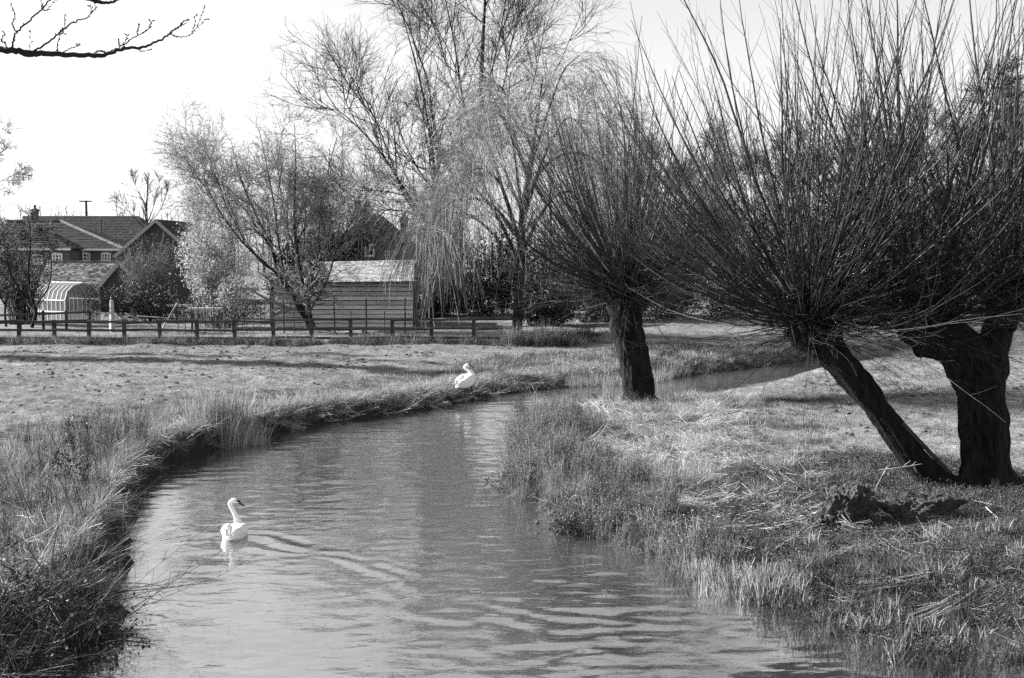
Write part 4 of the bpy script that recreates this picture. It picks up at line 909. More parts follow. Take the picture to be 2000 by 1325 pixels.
# ------------------------------------------------------------------ swans
def loft(mb, st, k=20, feather=0., seed=0, side0=(0, 1, 0), cap=True):
    """st rows: x, y, z, half width, half height"""
    st = np.array(st, float); A = resample(st, len(st) * 5); P = A[:, :3]; W = np.maximum(A[:, 3], .002); H = np.maximum(A[:, 4], .002)
    T = nrm(np.gradient(P, axis=0)); sd = nrm(np.array(side0, float)); V = []
    th = np.arange(k) * 2 * math.pi / k
    for i in range(len(P)):
        sd = nrm(sd - T[i] * (sd @ T[i])); up = np.cross(T[i], sd)
        f = 1 + feather * (noise3(np.cos(th) * 2.2 + i * .05, np.sin(th) * 2.2, np.full(k, i * .22), seed) - .5)
        V.append(P[i] + (sd * np.cos(th)[:, None] * W[i] + up * np.sin(th)[:, None] * H[i]) * f[:, None])
    n = len(P); V = np.concatenate(V + [P[:1], P[-1:]]); i = np.arange(n - 1)[:, None] * k; j = np.arange(k)[None]; j2 = (j + 1) % k
    q = np.stack([i + j, i + j2, i + k + j2, i + k + j], -1).reshape(-1, 4)
    tr = [((a + 1) % k, a, n * k) for a in range(k)] + [((n-1)*k + a, (n-1)*k + (a+1) % k, n * k + 1) for a in range(k)]
    return mb.add(V, q, tr)
def swan(label, loc, yaw, pitch, neck, bill, wing_lift, legs, scale=1.):
    """local frame: +x ahead, +z up; neck rows continue the body loft; bill = (base, tip)"""
    root = thing('mute_swan', label, 'swan', loc, None)
    cy, sy, cp, sp = math.cos(yaw), math.sin(yaw), math.cos(pitch), math.sin(pitch)
    def tf(p, body=True):
        p = np.array(p, float) * scale
        if body: p = p @ np.array([[cp, 0, sp], [0, 1, 0], [-sp, 0, cp]])
        return p @ np.array([[cy, sy, 0], [-sy, cy, 0], [0, 0, 1]]) + np.array(loc)
    body = [(-.66, 0, .20, .03, .012), (-.54, 0, .19, .10, .04), (-.42, 0, .16, .16, .10), (-.22, 0, .13, .215, .165), (0, 0, .12, .24, .19), (.17, 0, .13, .215, .185), (.29, 0, .17, .15, .15)]
    def put(mb, name, mt, par): mb.v = [tf(v) for v in mb.v]; return mb.build(name, mt, par, True)
    b = put(loft(MB(), body + neck, 24, .06, 3), 'body', 'swan_white', root)
    for s in (-1, 1):
        w = [(.24, s * .10, .20, .03, .05), (.14, s * .15, .20, .075, .10), (-.06, s * .155, .215 + wing_lift * .4, .105, .125), (-.26, s * .13, .235 + wing_lift, .10, .105), (-.44, s * .085, .235 + wing_lift, .065, .06), (-.58, s * .04, .22 + wing_lift * .8, .025, .02)]
        wg = put(loft(MB(), w, 18, .16, 8 + s), 'wing', 'swan_white', root)
        for q in range(4):   # long flight feathers laid over the folded wing
            f = [(-.10 - .06 * q, s * (.235 - .02 * q), .18 + .03 * q, .012, .035), (-.34 - .03 * q, s * (.20 - .025 * q), .245 + .02 * q + wing_lift * .8, .012, .035), (-.55 - .03 * q, s * (.09 - .012 * q), .235 + .015 * q + wing_lift * .8, .006, .012)]
            put(loft(MB(), f, 8), 'feather', 'swan_white', wg)
    hb, ht = np.array(bill[0], float), np.array(bill[1], float); d = nrm(ht - hb); up = np.array([0, 0, 1.])
    st = [list(hb - d * .02) + [.030, .038], list(hb + d * .012) + [.027, .034], list(hb * .5 + ht * .5) + [.022, .020], list(ht - d * .008) + [.019, .013], list(ht) + [.008, .004]]
    sd = nrm(np.cross(up, d)); put(loft(MB(), st, 12, 0, 0, sd), 'bill', 'bill_grey', b)
    put(loft(MB(), [list(hb - d * .05 + up * .004) + [.040, .016], list(hb - d * .015 + up * .016) + [.044, .030], list(hb + d * .018 + up * .026) + [.028, .028], list(hb + d * .045 + up * .012) + [.018, .014]], 12, 0, 0, sd), 'face_mask', 'mask_black', b)
    for lg in legs:
        P = np.array([tf(lg[0]), tf(lg[0]) * .5 + np.array([*tf(lg[0])[:2], lg[1]]) * .5, np.array([*tf(lg[0])[:2], lg[1]])]); L_ = MB().tubes(P[None], np.array([[.03, .018, .016]]), 8).build('leg', 'foot_black', root, True)
        e = P[-1]; fwd = np.array([cy, sy, 0]); sid = np.array([-sy, cy, 0])
        MB().add([e - fwd * .02 + up * .02, e + fwd * .13 + sid * .06, e + fwd * .15, e + fwd * .13 - sid * .06, e - fwd * .02 - up * .01], None, [(0,1,2),(0,2,3),(4,2,1),(4,3,2),(0,4,1),(0,3,4)]).build('foot', 'foot_black', L_)
    return root
# the swimming swan: seen from behind, head turned in profile
def neck_rows(yaw, base, lean, h, s=1.):
    """neck rising from the breast, head in profile toward world +x"""
    hd = np.array([math.cos(-yaw), math.sin(-yaw), 0]); b = np.array(base, float); nt = b + lean * hd + np.array([0, 0, h]); m = lambda t, o=0.: b * (1 - t) + nt * t + hd * o
    rows = [(*b, .09, .095), (*m(.25, .012), .062, .068), (*m(.55, .012), .047, .050), (*nt, .042, .043), (*(nt + hd * .03 + np.array([0, 0, .06])), .044, .044), (*(nt + hd * .085 + np.array([0, 0, .080])), .049, .050), (*(nt + hd * .145 + np.array([0, 0, .058])), .038, .040), (*(nt + hd * .185 + np.array([0, 0, .033])), .024, .027)]
    return rows, (nt + hd * .17 + np.array([0, 0, .042]), nt + hd * .30 + np.array([0, 0, -.04]))
yaw1 = math.radians(92)
rows, bl = neck_rows(yaw1, (.30, 0, .27), -.16, .40)
swan('white swan swimming upstream with its neck raised', (SW1[0] + .04, SW1[1], -.07), yaw1, 0, rows, bl, .0, [], .82)
# the standing swan on the far bank
p2 = gpix(914, 772)
rows, bl = neck_rows(math.radians(60), (.31, 0, .28), -.17, .20)
swan('white swan standing hunched on the far bank among fallen sticks', (p2[0], p2[1], p2[2] + .34), math.radians(60), math.radians(20), rows, bl, .02, [((-.02, .09, .0), p2[2]), ((.06, -.09, .0), p2[2])], 1.0)
rng = np.random.default_rng(92)
def stick(label, a, b, za, zb_, r, mt='post_pale', name='fallen_stick'):
    pa, pb = gpix(*a), gpix(*b); pa[2] += za; pb[2] += zb_
    P = resample([pa, (pa * .5 + pb * .5) + rng.normal(size=3) * .02, pb], 8); m = MB().tubes(P[None], np.linspace(r, r * .5, 8)[None], 6)
    Q, RQ = grow(P[None], np.full((1, 8), r * .6), 3, .3, .9, 40, -.3, 4, 0, .1, .7, .4, .003); m.tubes(Q, RQ, 4)
    return tag(m.build(name, mt, None, True), label, 'stick')
stick('bleached stick slanting into the water below the standing swan', (904, 765), (913, 788), .1, -.02, .022)
stick('bleached twin stick lying on the bank right of the standing swan', (917, 772), (931, 782), .06, 0., .025)
stick('thin bleached stick rising toward the standing swan', (911, 764), (921, 754), .02, .15, .012)
stick('thin stick lying along the bank edge beyond the standing swan', (930, 776), (950, 764), .04, .08, .012)
stick('dark floating stick close to the bank beyond the standing swan', (952, 789), (970, 774), .02, .08, .02, 'pole_dark')

# ------------------------------------------------------------------ the prop, the stones and the fallen bits by the willows
pa, pb = at(1762, 826, b2[1] - .16), gpix(1882, 950); pb[1] = b2[1] - .15
MB().beam(pb - np.array([0, 0, .06]), pa, .07, .05, (0, 1, 0)).build('prop_pole', 'limb_grey')
tag(bpy.data.objects['prop_pole'], 'squared timber prop leaning against the slanting willow trunk', 'pole')
def rock(label, c, s, seed, yaw=0, cuts=5, name='boulder'):
    bm = bmesh.new(); bmesh.ops.create_icosphere(bm, subdivisions=5, radius=1); V = np.array([v.co for v in bm.verts]); F = np.array([[v.index for v in f.verts] for f in bm.faces]); bm.free()
    r = np.random.default_rng(seed)
    for _ in range(cuts):
        n = nrm(r.normal(size=3)); d = r.uniform(.42, .78); e = V @ n - d; V = V - np.where(e > 0, e, 0)[:, None] * n * .97
    V = V * (1 + .5 * (noise3(V[:, 0] * 2.5, V[:, 1] * 2.5, V[:, 2] * 2.5, seed) - .5) + .26 * (noise3(V[:, 0] * 7, V[:, 1] * 7, V[:, 2] * 7, seed + 1) - .5) + .20 * (noise3(V[:, 0] * 17, V[:, 1] * 17, V[:, 2] * 17, seed + 2) - .5))[:, None]
    V = V / np.abs(V).max(0)
    V = V * np.array(s); cy, sy = math.cos(yaw), math.sin(yaw); V = V @ np.array([[cy, sy, 0], [-sy, cy, 0], [0, 0, 1]]) + np.array(c)
    return tag(MB().add(V, None, F).build(name, 'stone', None, False), label, 'stone')
q = gpix(1662, 1030); rock('jagged angular stone standing beside the mossy slab', (q[0], q[1] + .1, q[2] + .20), (.48, .40, .54), 5, .3, 5)
q = gpix(1800, 1020); rock('long mossy stone slab lying in front of the willow trunks', (q[0] + .02, q[1] + .15, q[2] + .14), (.84, .40, .42), 12, -.05, 4, 'stone_slab')
q = gpix(1596, 1030); rock('small pale stone half sunk in grass left of the jagged stone', (q[0], q[1], q[2] + .07), (.2, .16, .17), 21, 0, 4)
q = gpix(1726, 1022); rock('fist-sized pale stone wedged under the mossy slab', (q[0], q[1] - .1, q[2] + .06), (.10, .09, .08), 22, 0, 3)

# ------------------------------------------------------------------ grass, reeds and weeds (uncountable: scattered)
def blades(n, h, spread, lean, width, seg=3, droop=.3, hv=.4):
    mb = MB(); a = U(0, 6.28, n); r = spread * np.sqrt(U(0, 1, n)); p0 = np.stack([np.cos(a) * r, np.sin(a) * r, np.full(n, -.02)], 1)
    b = a + rng.normal(size=n) * .8; ln = np.abs(rng.normal(size=n)) * lean; hh = h * U(1 - hv, 1 + hv * .5, n)
    d = nrm(np.stack([np.cos(b) * ln, np.sin(b) * ln, np.ones(n)], 1)); out = np.stack([np.cos(b), np.sin(b), np.zeros(n)], 1); c = U(0, 6.28, n)
    sd = np.stack([np.cos(c), np.sin(c), np.zeros(n)], 1); V = []
    for i in range(seg + 1):
        t = i / seg; c_ = p0 + d * (hh * t)[:, None] + out * (droop * hh * t * t * ln / max(lean, 1e-3))[:, None] - np.array([0, 0, 1]) * (droop * .6 * hh * t ** 3 * ln / max(lean, 1e-3))[:, None]
        w = width * (1 - t) ** .6 * U(.7, 1.2, n) if i < seg else np.full(n, width * .12)
        V += [c_ - sd * w[:, None] / 2, c_ + sd * w[:, None] / 2]
    V = np.stack(V, 1); k = 2 * (seg + 1); q = np.array([(2*i, 2*i+1, 2*i+3, 2*i+2) for i in range(seg)])
    return mb.add(V.reshape(-1, 3), (q[None] + (np.arange(n) * k)[:, None, None]).reshape(-1, 4))
def src(mb, name, mt):
    o = mb.build(name, mt); C.objects.unlink(o); return o
def weed(n, h, heads, hs):
    mb = MB(); a = U(0, 6.28, n); r = .12 * np.sqrt(U(0, 1, n)); p0 = np.stack([np.cos(a) * r, np.sin(a) * r, np.full(n, -.03)], 1)
    d = rng.normal(size=(n, 3)) * .16; d[:, 2] = 1; P = walk(p0, d, h * U(.6, 1.1, n), 7, 0, .05); R = np.full((n, 7), .0035) * np.linspace(1.2, .6, 7)
    Q, RQ = grow(P, R, 6, .35, 1, 40, h * .22, 4, .06, .08, .7, .6, .002); mb.tubes(P, R, 3).tubes(Q, RQ, 3)
    i = rng.integers(0, len(Q), heads); j = rng.integers(1, 4, heads)
    return mb.leaves(Q[i, j] + rng.normal(size=(heads, 3)) * .012, U(.6, 1.4, heads) * hs, None, .6)
def litter(n, L, r):
    p = rng.normal(size=(n, 3)) * np.array([.16, .16, .015]) + np.array([0, 0, .03]); b = rng.normal() + rng.normal(size=n) * .9
    d = np.stack([np.cos(b), np.sin(b), rng.normal(size=n) * .16], 1); P = walk(p, d, L * U(.4, 1.1, n), 4, -.02, .08)
    return MB().tubes(P, np.full((n, 4), r), 3)
rng = np.random.default_rng(101)
S = {
 'meadow': [src(blades(26, .055, .10, .8, .006, 2), 'tuft_a', 'meadow_grass'), src(blades(30, .075, .12, .9, .006, 2), 'tuft_b', 'meadow_grass'), src(blades(22, .06, .10, .9, .006, 2), 'tuft_c', 'green_grass')],
 'tall': [src(blades(34, .55, .12, .30, .009, 4, .5), 'tall_a', 'dry_grass'), src(blades(34, .45, .14, .5, .009, 4, .8), 'tall_b', 'dry_grass'), src(blades(40, .40, .15, .5, .009, 4, .8), 'tall_c', 'green_grass'), src(blades(34, .5, .14, .4, .009, 4, .7), 'tall_d', 'dry_grass'), src(blades(36, .36, .15, .6, .010, 4, .9), 'tall_e', 'dark_grass')],
 'mid': [src(blades(50, .20, .15, .7, .007, 3, .8), 'mid_a', 'dry_grass'), src(blades(50, .16, .15, .7, .007, 3, .8), 'mid_b', 'green_grass'), src(blades(45, .18, .15, .9, .007, 3, .9), 'mid_c', 'green_grass'), src(blades(45, .15, .15, .9, .008, 3, .9), 'mid_d', 'dark_grass')],
 'dark': [src(blades(45, .22, .14, .8, .009, 3, 1.0), 'dark_a', 'dark_grass'), src(blades(40, .30, .12, .7, .008, 4, 1.2), 'dark_b', 'bank_mix')],
 'weed': [src(weed(16, 1.0, 260, .022), 'weed_a', 'weed_stem'), src(weed(14, .85, 230, .024), 'weed_b', 'weed_head'), src(weed(12, .6, 180, .022), 'weed_c', 'weed_stem')],
 'straw': [src(litter(22, .5, .0028), 'straw_a', 'straw'), src(litter(18, .65, .003), 'straw_b', 'straw'), src(litter(24, .35, .0026), 'straw_c', 'dry_grass')],
 'iris': [src(blades(9, .42, .05, .10, .026, 4, .12, .3), 'iris_a', 'iris_leaf'), src(blades(7, .36, .04, .12, .024, 4, .1, .3), 'iris_b', 'iris_leaf'), src(blades(11, .30, .06, .14, .022, 4, .1, .4), 'iris_c', 'iris_leaf')],
 'darkweed': [src(weed(9, 1.0, 90, .020), 'darkweed_a', 'twig_dark'), src(weed(8, .8, 120, .022), 'darkweed_b', 'weed_stem'), src(weed(7, 1.1, 60, .018), 'darkweed_c', 'bramble')],
 'reed': [src(blades(14, .40, .08, .10, .008, 3, .1, .4), 'reed_a', 'dry_grass'), src(blades(12, .5, .08, .16, .008, 3, .15, .4), 'reed_b', 'dry_grass')],
 'rush': [src(blades(10, .34, .07, .16, .009, 3, .2, .5), 'rush_a', 'dark_grass'), src(blades(8, .42, .06, .2, .008, 3, .3, .5), 'rush_b', 'dark_grass')],
 'cover': [src(MB().leaves(rng.normal(size=(90, 3)) * np.array([.11, .11, .03]) + np.array([0, 0, .05]), U(.012, .03, 90), None, .6), 'cover_a', 'dark_grass'), src(MB().leaves(rng.normal(size=(80, 3)) * np.array([.1, .1, .025]) + np.array([0, 0, .04]), U(.012, .028, 80), None, .6), 'cover_b', 'green_grass')],
}
def clod(seed):
    bm = bmesh.new(); bmesh.ops.create_icosphere(bm, subdivisions=2, radius=1); V = np.array([v.co for v in bm.verts]); F = np.array([[v.index for v in f.verts] for f in bm.faces]); bm.free()
    V = V * (1 + 1.0 * (noise3(V[:, 0] * 1.6, V[:, 1] * 1.6, V[:, 2] * 1.6, seed) - .5))[:, None] * np.array([.09, .07, .04]); return src(MB().add(V, None, F), 'clod_%d' % seed, 'soil')
S['clod'] = [clod(1), clod(2), clod(3)]
COL = {}
for k, v in S.items():
    c = bpy.data.collections.new('source_' + k); COL[k] = c
    for o in v: c.objects.link(o)
def scatter(name, label, cat, pts, key, smin, smax, tilt=.12):
    pts = np.asarray(pts, float); n = len(pts); me = bpy.data.meshes.new(name); me.vertices.add(n); me.vertices.foreach_set('co', pts.astype(np.float32).ravel())
    rot = np.stack([rng.normal(size=n) * tilt, rng.normal(size=n) * tilt, U(0, 6.28, n)], 1)
    a = me.attributes.new('rot', 'FLOAT_VECTOR', 'POINT'); a.data.foreach_set('vector', rot.astype(np.float32).ravel())
    a = me.attributes.new('scl', 'FLOAT', 'POINT'); a.data.foreach_set('value', (smin + (smax - smin) * U(0, 1, n) ** 1.4).astype(np.float32))
    a = me.attributes.new('vi', 'INT', 'POINT'); a.data.foreach_set('value', rng.integers(0, len(S[key]), n).astype(np.int32))
    o = bpy.data.objects.new(name, me); C.objects.link(o)
    ng = bpy.data.node_groups.new('scatter_' + name, 'GeometryNodeTree'); ng.interface.new_socket('Geometry', in_out='INPUT', socket_type='NodeSocketGeometry'); ng.interface.new_socket('Geometry', in_out='OUTPUT', socket_type='NodeSocketGeometry')
    N, L = ng.nodes, ng.links; gi, go = N.new('NodeGroupInput'), N.new('NodeGroupOutput'); ip = N.new('GeometryNodeInstanceOnPoints'); ci = N.new('GeometryNodeCollectionInfo')
    ci.inputs[0].default_value = COL[key]; ci.inputs['Separate Children'].default_value = True; ci.inputs['Reset Children'].default_value = True
    def na(nm, ty): x = N.new('GeometryNodeInputNamedAttribute'); x.data_type = ty; x.inputs[0].default_value = nm; return x.outputs[0]
    er = N.new('FunctionNodeEulerToRotation'); L.new(na('rot', 'FLOAT_VECTOR'), er.inputs[0])
    L.new(gi.outputs[0], ip.inputs['Points']); L.new(ci.outputs[0], ip.inputs['Instance']); ip.inputs['Pick Instance'].default_value = True
    L.new(na('vi', 'INT'), ip.inputs['Instance Index']); L.new(er.outputs[0], ip.inputs['Rotation']); L.new(na('scl', 'FLOAT'), ip.inputs['Scale']); L.new(ip.outputs[0], go.inputs[0])
    md = o.modifiers.new('scatter', 'NODES'); md.node_group = ng
    return tag(o, label, cat, None, 'stuff')
def cand(n, x0, x1, y0, y1, ypow=1.):
    t = U(0, 1, n) ** ypow; return U(x0, x1, n), y0 + (y1 - y0) * t
def vis(x, y, m=140):
    px_, py_, zc = proj(np.stack([x, y, np.full(len(x), .5)], 1)); return (px_ > -m) & (px_ < 2000 + m) & (py_ < 1325 + 200) & (zc > 1)
def onground(x, y, dz=0.): return np.stack([x, y, hmap(x, y) + dz], 1)
rng = np.random.default_rng(102)
TR = [b1[:2], b2[:2], b3[:2]]
def clear(x, y, r=.45):
    k = np.ones(len(x), bool)
    for t in TR: k &= np.hypot(x - t[0], y - t[1]) > r
    return k
# meadow turf on both sides
x, y = cand(150000, -26, 26, 13, 66, 1.3); sd, lf = river(x, y); k = vis(x, y) & (sd > .9) & clear(x, y) & (lf | (y > 17))
k &= (U(0, 1, len(x)) < np.where(lf, .55, .8) * (.35 + .9 * fbm2(x * 1.1, y * 1.1, 3, 7))) & ~((y > 51) & (U(0, 1, len(x)) < .5))
dpatch = np.hypot(x - pm[0], (y - pm[1]) * .8); k &= dpatch > 1.2 + 1.2 * noise2(x, y, 12)
x, y = x[k], y[k]; scatter('meadow_turf', 'short pale turf of the meadows', 'grass', onground(x, y), 'meadow', .7, 1.7)
# dark clods and bare hollows
x, y = cand(12000, -24, 22, 18, 50, 1.2); sd, lf = river(x, y); f = fbm2(x * .6, y * .9, 3, 17); k = vis(x, y) & (sd > 2.2) & (f > .52) & clear(x, y) & (U(0, 1, len(x)) < .45)
x, y = x[k], y[k]; scatter('soil_clods', 'dark clods and hoof marks pitted over the meadow', 'soil', onground(x, y, .0), 'clod', .35, 1.1, .3)
# left bank: tall dry grass along the rim
x, y = cand(90000, -17, 3, 12.5, 42); sd, lf = river(x, y); wd = np.interp(y, [13, 17, 22, 30, 34, 40], [.9, 1.3, 3.2, 2.3, 1.3, 1.5])
f = fbm2(x * .9, y * .9, 3, 19); k = vis(x, y) & lf & (sd > .28) & (sd < wd * (.5 + f)) & (U(0, 1, len(x)) < np.interp(y, [12, 17, 20, 30, 42], [.10, .45, .75, .7, .5]))
x, y = x[k], y[k]; scatter('bank_grass', 'tall dry grass along the left bank rim', 'grass', onground(x, y), 'tall', .3, .8, .14)
# left bank: short lusher grass in front and dark hanging grass on the face
x, y = cand(40000, -15, 3, 12, 42); sd, lf = river(x, y); k = vis(x, y) & lf & (sd > .5) & (sd < 4.5) & (U(0, 1, len(x)) < np.interp(y, [12, 20, 26, 40], [.85, .6, .4, .3]))
x, y = x[k], y[k]; scatter('rough_grass', 'rough mixed grass on top of the left bank', 'grass', onground(x, y), 'mid', .5, 1.2)
x, y = cand(70000, -12, 4, 11, 43); sd, lf = river(x, y); k = vis(x, y) & lf & (sd > .1) & (sd < .5) & (U(0, 1, len(x)) < .30)
x, y = x[k], y[k]; scatter('hanging_grass', 'dark matted grass hanging over the left bank face', 'grass', onground(x, y), 'dark', .4, .95, .35)
x, y = cand(9000, -12, 4, 12, 43); sd, lf = river(x, y); k = vis(x, y) & lf & (sd > .05) & (sd < 1.6)
x, y = x[k], y[k]; scatter('bank_straw', 'bleached straw caught along the left bank', 'straw', onground(x, y, .03), 'straw', .5, 1.1, .35)
x, y = cand(9000, -12, -3, 12.5, 27); sd, lf = river(x, y); k = vis(x, y) & lf & (sd > .2) & (sd < 2.6) & (U(0, 1, len(x)) < .13 * sst(.4, .65, fbm2(x * .9, y * .9, 3, 27)))
x, y = x[k], y[k]; scatter('tangled_weeds', 'dark tangled weed stems on the near left bank', 'weeds', onground(x, y), 'darkweed', .5, 1.05, .22)
# big dry tussock on the left bank
tp = gpix(440, 828); a = U(0, 6.28, 190); r = .95 * np.sqrt(U(0, 1, 190)); x, y = tp[0] + np.cos(a) * r, tp[1] + np.sin(a) * r * .7
scatter('reed_tussock', 'tall feathery reed tussock standing on the left bank', 'reeds', onground(x, y), 'reed', 1.3, 2.1, .1)
# right bank
x, y = cand(60000, -1.5, 9, 16.5, 37.5); sd, lf = river(x, y); wd = np.interp(y, [17, 20, 24, 29, 31.5], [.6, 1.3, 1.8, 1.2, .1])
k = vis(x, y) & ~lf & (sd > -.12) & (sd < wd * (.3 + 1.3 * noise2(x * 1.1, y * 1.1, 23))) & (U(0, 1, len(x)) < .16 * sst(.25, .6, fbm2(x * 1.6, y * 1.6, 2, 24))) & clear(x, y, .7) & (x < 3.4)
x, y = x[k], y[k]; scatter('bank_weeds', 'dense grey seeded weed stems along the point of the right bank', 'weeds', onground(x, y), 'weed', .45, 1.0, .12)
x, y = cand(60000, -1, 12, 17.5, 40); sd, lf = river(x, y); f = fbm2(x * .7, y * .7, 3, 29); wet = np.interp(x, [2, 6, 9], [0, .8, 1.4])
k = vis(x, y) & ~lf & (sd > .3) & (sd < 7 - wet * 2) & (f > .40) & (y < 35) & (U(0, 1, len(x)) < .16 * np.interp(x, [3, 6, 10], [1, .6, .2])) & clear(x, y) & (np.hypot(x - pm[0], y - pm[1]) > 1.7)
x, y = x[k], y[k]; scatter('straw_mat', 'bleached flattened straw strewn over the right bank', 'straw', onground(x, y, .03), 'straw', .35, .95, .22)
x, y = cand(60000, -1, 14, 15.5, 44); sd, lf = river(x, y); f = fbm2(x * .8, y * .8, 3, 37)
k = vis(x, y) & ~lf & (sd > .15) & (sd < 7.5) & ~((y > 33.5) & (sd < 3)) & ~((y > 30.5) & (sd < 1.2)) & (hmap(x, y) > .06) & (U(0, 1, len(x)) < (.10 + .75 * sst(.42, .62, f)) * np.interp(y, [16, 18, 22], [.25, .35, 1])) & clear(x, y) & (np.hypot(x - pm[0], (y - pm[1]) * .8) > 1.3)
x, y = x[k], y[k]; scatter('rough_grass', 'rough pale tussocky grass between the stream and the willows', 'grass', onground(x, y), 'mid', .35, .9)
x, y = cand(9000, 0, 9, 19, 37); sd, lf = river(x, y); f = fbm2(x * .9, y * .9, 3, 43); k = vis(x, y) & ~lf & (sd > .5) & (sd < 5.5) & (f > .60) & clear(x, y) & (np.hypot(x - pm[0], y - pm[1]) > 2.2)
x, y = x[k], y[k]; scatter('dry_tussocks', 'thin standing dry grass on the right bank', 'grass', onground(x, y), 'tall', .45, .9, .16)
x, y = cand(30000, -1.5, 5, 14, 36); sd, lf = river(x, y); k = vis(x, y) & ~lf & (sd > -.06) & (sd < .4) & (U(0, 1, len(x)) < .55 * sst(.35, .6, fbm2(x * 1.4, y * 1.4, 2, 33)))  # dark clumps whose colour also paints the shade of the undercut bank
x, y = x[k], y[k]; scatter('waterline_tangle', 'matted growth along the right waterline, coloured dark for the undercut shade', 'grass', onground(x, y), 'dark', .5, 1.2, .35)
x, y = cand(40000, 0, 10, 15.5, 34); sd, lf = river(x, y); f = fbm2(x * 1.3, y * 1.3, 3, 77); k = vis(x, y) & ~lf & (sd > .5) & (sd < 6) & (f > np.interp(y, [17, 22], [.46, .54])) & (U(0, 1, len(x)) < .5) & clear(x, y)
x, y = x[k], y[k]; scatter('dark_tussocks', 'dark rough patches in the turf of the right bank', 'grass', onground(x, y), 'dark', .35, .75, .25)
# dark ground cover round the stools and the wet margin
x, y = cand(30000, 2, 12, 12.8, 24); sd, lf = river(x, y); k = vis(x, y, 200) & ~lf & (sd > .1) & ((np.hypot(x - pm[0], (y - pm[1]) * .8) < 3.2) | ((sd < 2.6) & (y < 19)) | (y < 16)) & (hmap(x, y) > .02) & (U(0, 1, len(x)) < .75) & clear(x, y, .35)
x, y = x[k], y[k]; scatter('ground_cover', 'dark low herbs and moss round the willow feet and wet margin', 'plants', onground(x, y), 'cover', .6, 1.3, .2)
x, y = cand(5200, 2.2, 12, 12.8, 20); sd, lf = river(x, y); k = vis(x, y, 200) & ~lf & (sd > .1) & (sd < 4) & (hmap(x, y) > .03) & (U(0, 1, len(x)) < .13 * (1 + noise2(x * 1.5, y * 1.5, 47)))
x, y = x[k], y[k]; scatter('marsh_straw', 'broken straw over the marshy right margin', 'straw', onground(x, y, .03), 'straw', .3, .75, .25)
# iris shoots along the waterline, then thinly through the marsh
L_ = np.array([atz(a, b, 0)[:2] for a, b in [(1335, 1105), (1375, 1140), (1420, 1160), (1470, 1165), (1520, 1168), (1570, 1172)]])
i = rng.integers(0, len(L_) - 1, 230); t = U(0, 1, 230)[:, None]; p = L_[i] * (1 - t) + L_[i + 1] * t + rng.normal(size=(230, 2)) * np.array([.10, .20])
scatter('iris_shoots', 'row of upright sword-leaved iris shoots at the right waterline', 'plants', np.concatenate([p, np.maximum(hmap(p[:, 0], p[:, 1])[:, None], -.08)], 1), 'iris', .65, 1.25, .08)
x, y = cand(1500, 3.2, 11, 12.8, 17.5); sd, lf = river(x, y); k = vis(x, y, 200) & ((sd > -.25) & ~lf) & (sd < 6) & (noise2(x * 1.6, y * 1.6, 53) > .55) & (U(0, 1, len(x)) < .5)
x, y = x[k], y[k]; scatter('marsh_iris', 'scattered iris blades through the marshy right margin', 'plants', np.stack([x, y, np.maximum(hmap(x, y), -.1)], 1), 'iris', .5, 1.0, .14)
x, y = cand(3600, 3.0, 12, 11.8, 16); sd, lf = river(x, y); k = vis(x, y, 200) & (sd > -.4) & (sd < 6) & ~lf & (noise2(x * 1.1, y * 1.1, 59) > .35) & (U(0, 1, len(x)) < .42)
x, y = x[k], y[k]; scatter('marsh_rushes', 'dark broken rushes standing in the shallow water of the marsh', 'plants', np.stack([x, y, np.maximum(hmap(x, y), -.12)], 1), 'rush', .5, 1.2, .25)
x, y = cand(5000, 2.2, 7, 11.9, 17.2); sd, lf = river(x, y); k = vis(x, y, 200) & ~lf & (sd > -.8) & (sd < .25) & (noise2(x * 1.4, y * 1.4, 63) > .4) & (U(0, 1, len(x)) < .5)
x, y = x[k], y[k]; scatter('reed_stubble', 'dark reed stubble standing in the water off the right margin', 'reeds', np.stack([x, y, np.maximum(hmap(x, y), -.10)], 1), 'rush', .5, 1.15, .22)
# reed fringe at the foot of the far bank
L_ = np.array([atz(a, b, 0)[:2] for a, b in [(1105, 757), (1200, 753), (1260, 748), (1330, 735)]])
i = rng.integers(0, len(L_) - 1, 220); t = U(0, 1, 220)[:, None]; p = L_[i] * (1 - t) + L_[i + 1] * t + rng.normal(size=(220, 2)) * .16
scatter('reed_fringe', 'pale reed fringe along the far waterline behind the upright willow', 'reeds', np.concatenate([p, np.maximum(hmap(p[:, 0], p[:, 1])[:, None], -.05)], 1), 'reed', .8, 1.4, .08)
x, y = cand(26000, -2, 14, 36, 52); sd, lf = river(x, y); k = vis(x, y) & lf & (sd > .1) & (sd < 6) & (U(0, 1, len(x)) < .16 + .3 * fbm2(x * .6, y * .6, 3, 67))
x, y = x[k], y[k]; scatter('far_bank_grass', 'pale rough grass on the far bank around the standing swan', 'grass', onground(x, y), 'mid', .8, 1.7)
# (fence)
# undergrowth strip along the fence foot
x = U(-24, 3.5, 2600); y = Yf + rng.normal(size=2600) * .28; k = noise2(x * 1.2, y * .2, 71) > np.interp(x, [-24, -9, -7, 3], [.15, .2, .42, .45]); x, y = x[k], y[k]
scatter('fence_undergrowth', 'dark uncut grass along the foot of the rail fence', 'grass', onground(x, y), 'dark', .9, 1.9, .15)
x = U(-.5, 2.6, 90); y = 50.2 + rng.normal(size=90) * .3; scatter('fence_reeds', 'pale dead stems in front of the right end of the rail fence', 'plants', onground(x, y), 'weed', .7, 1.3, .1)

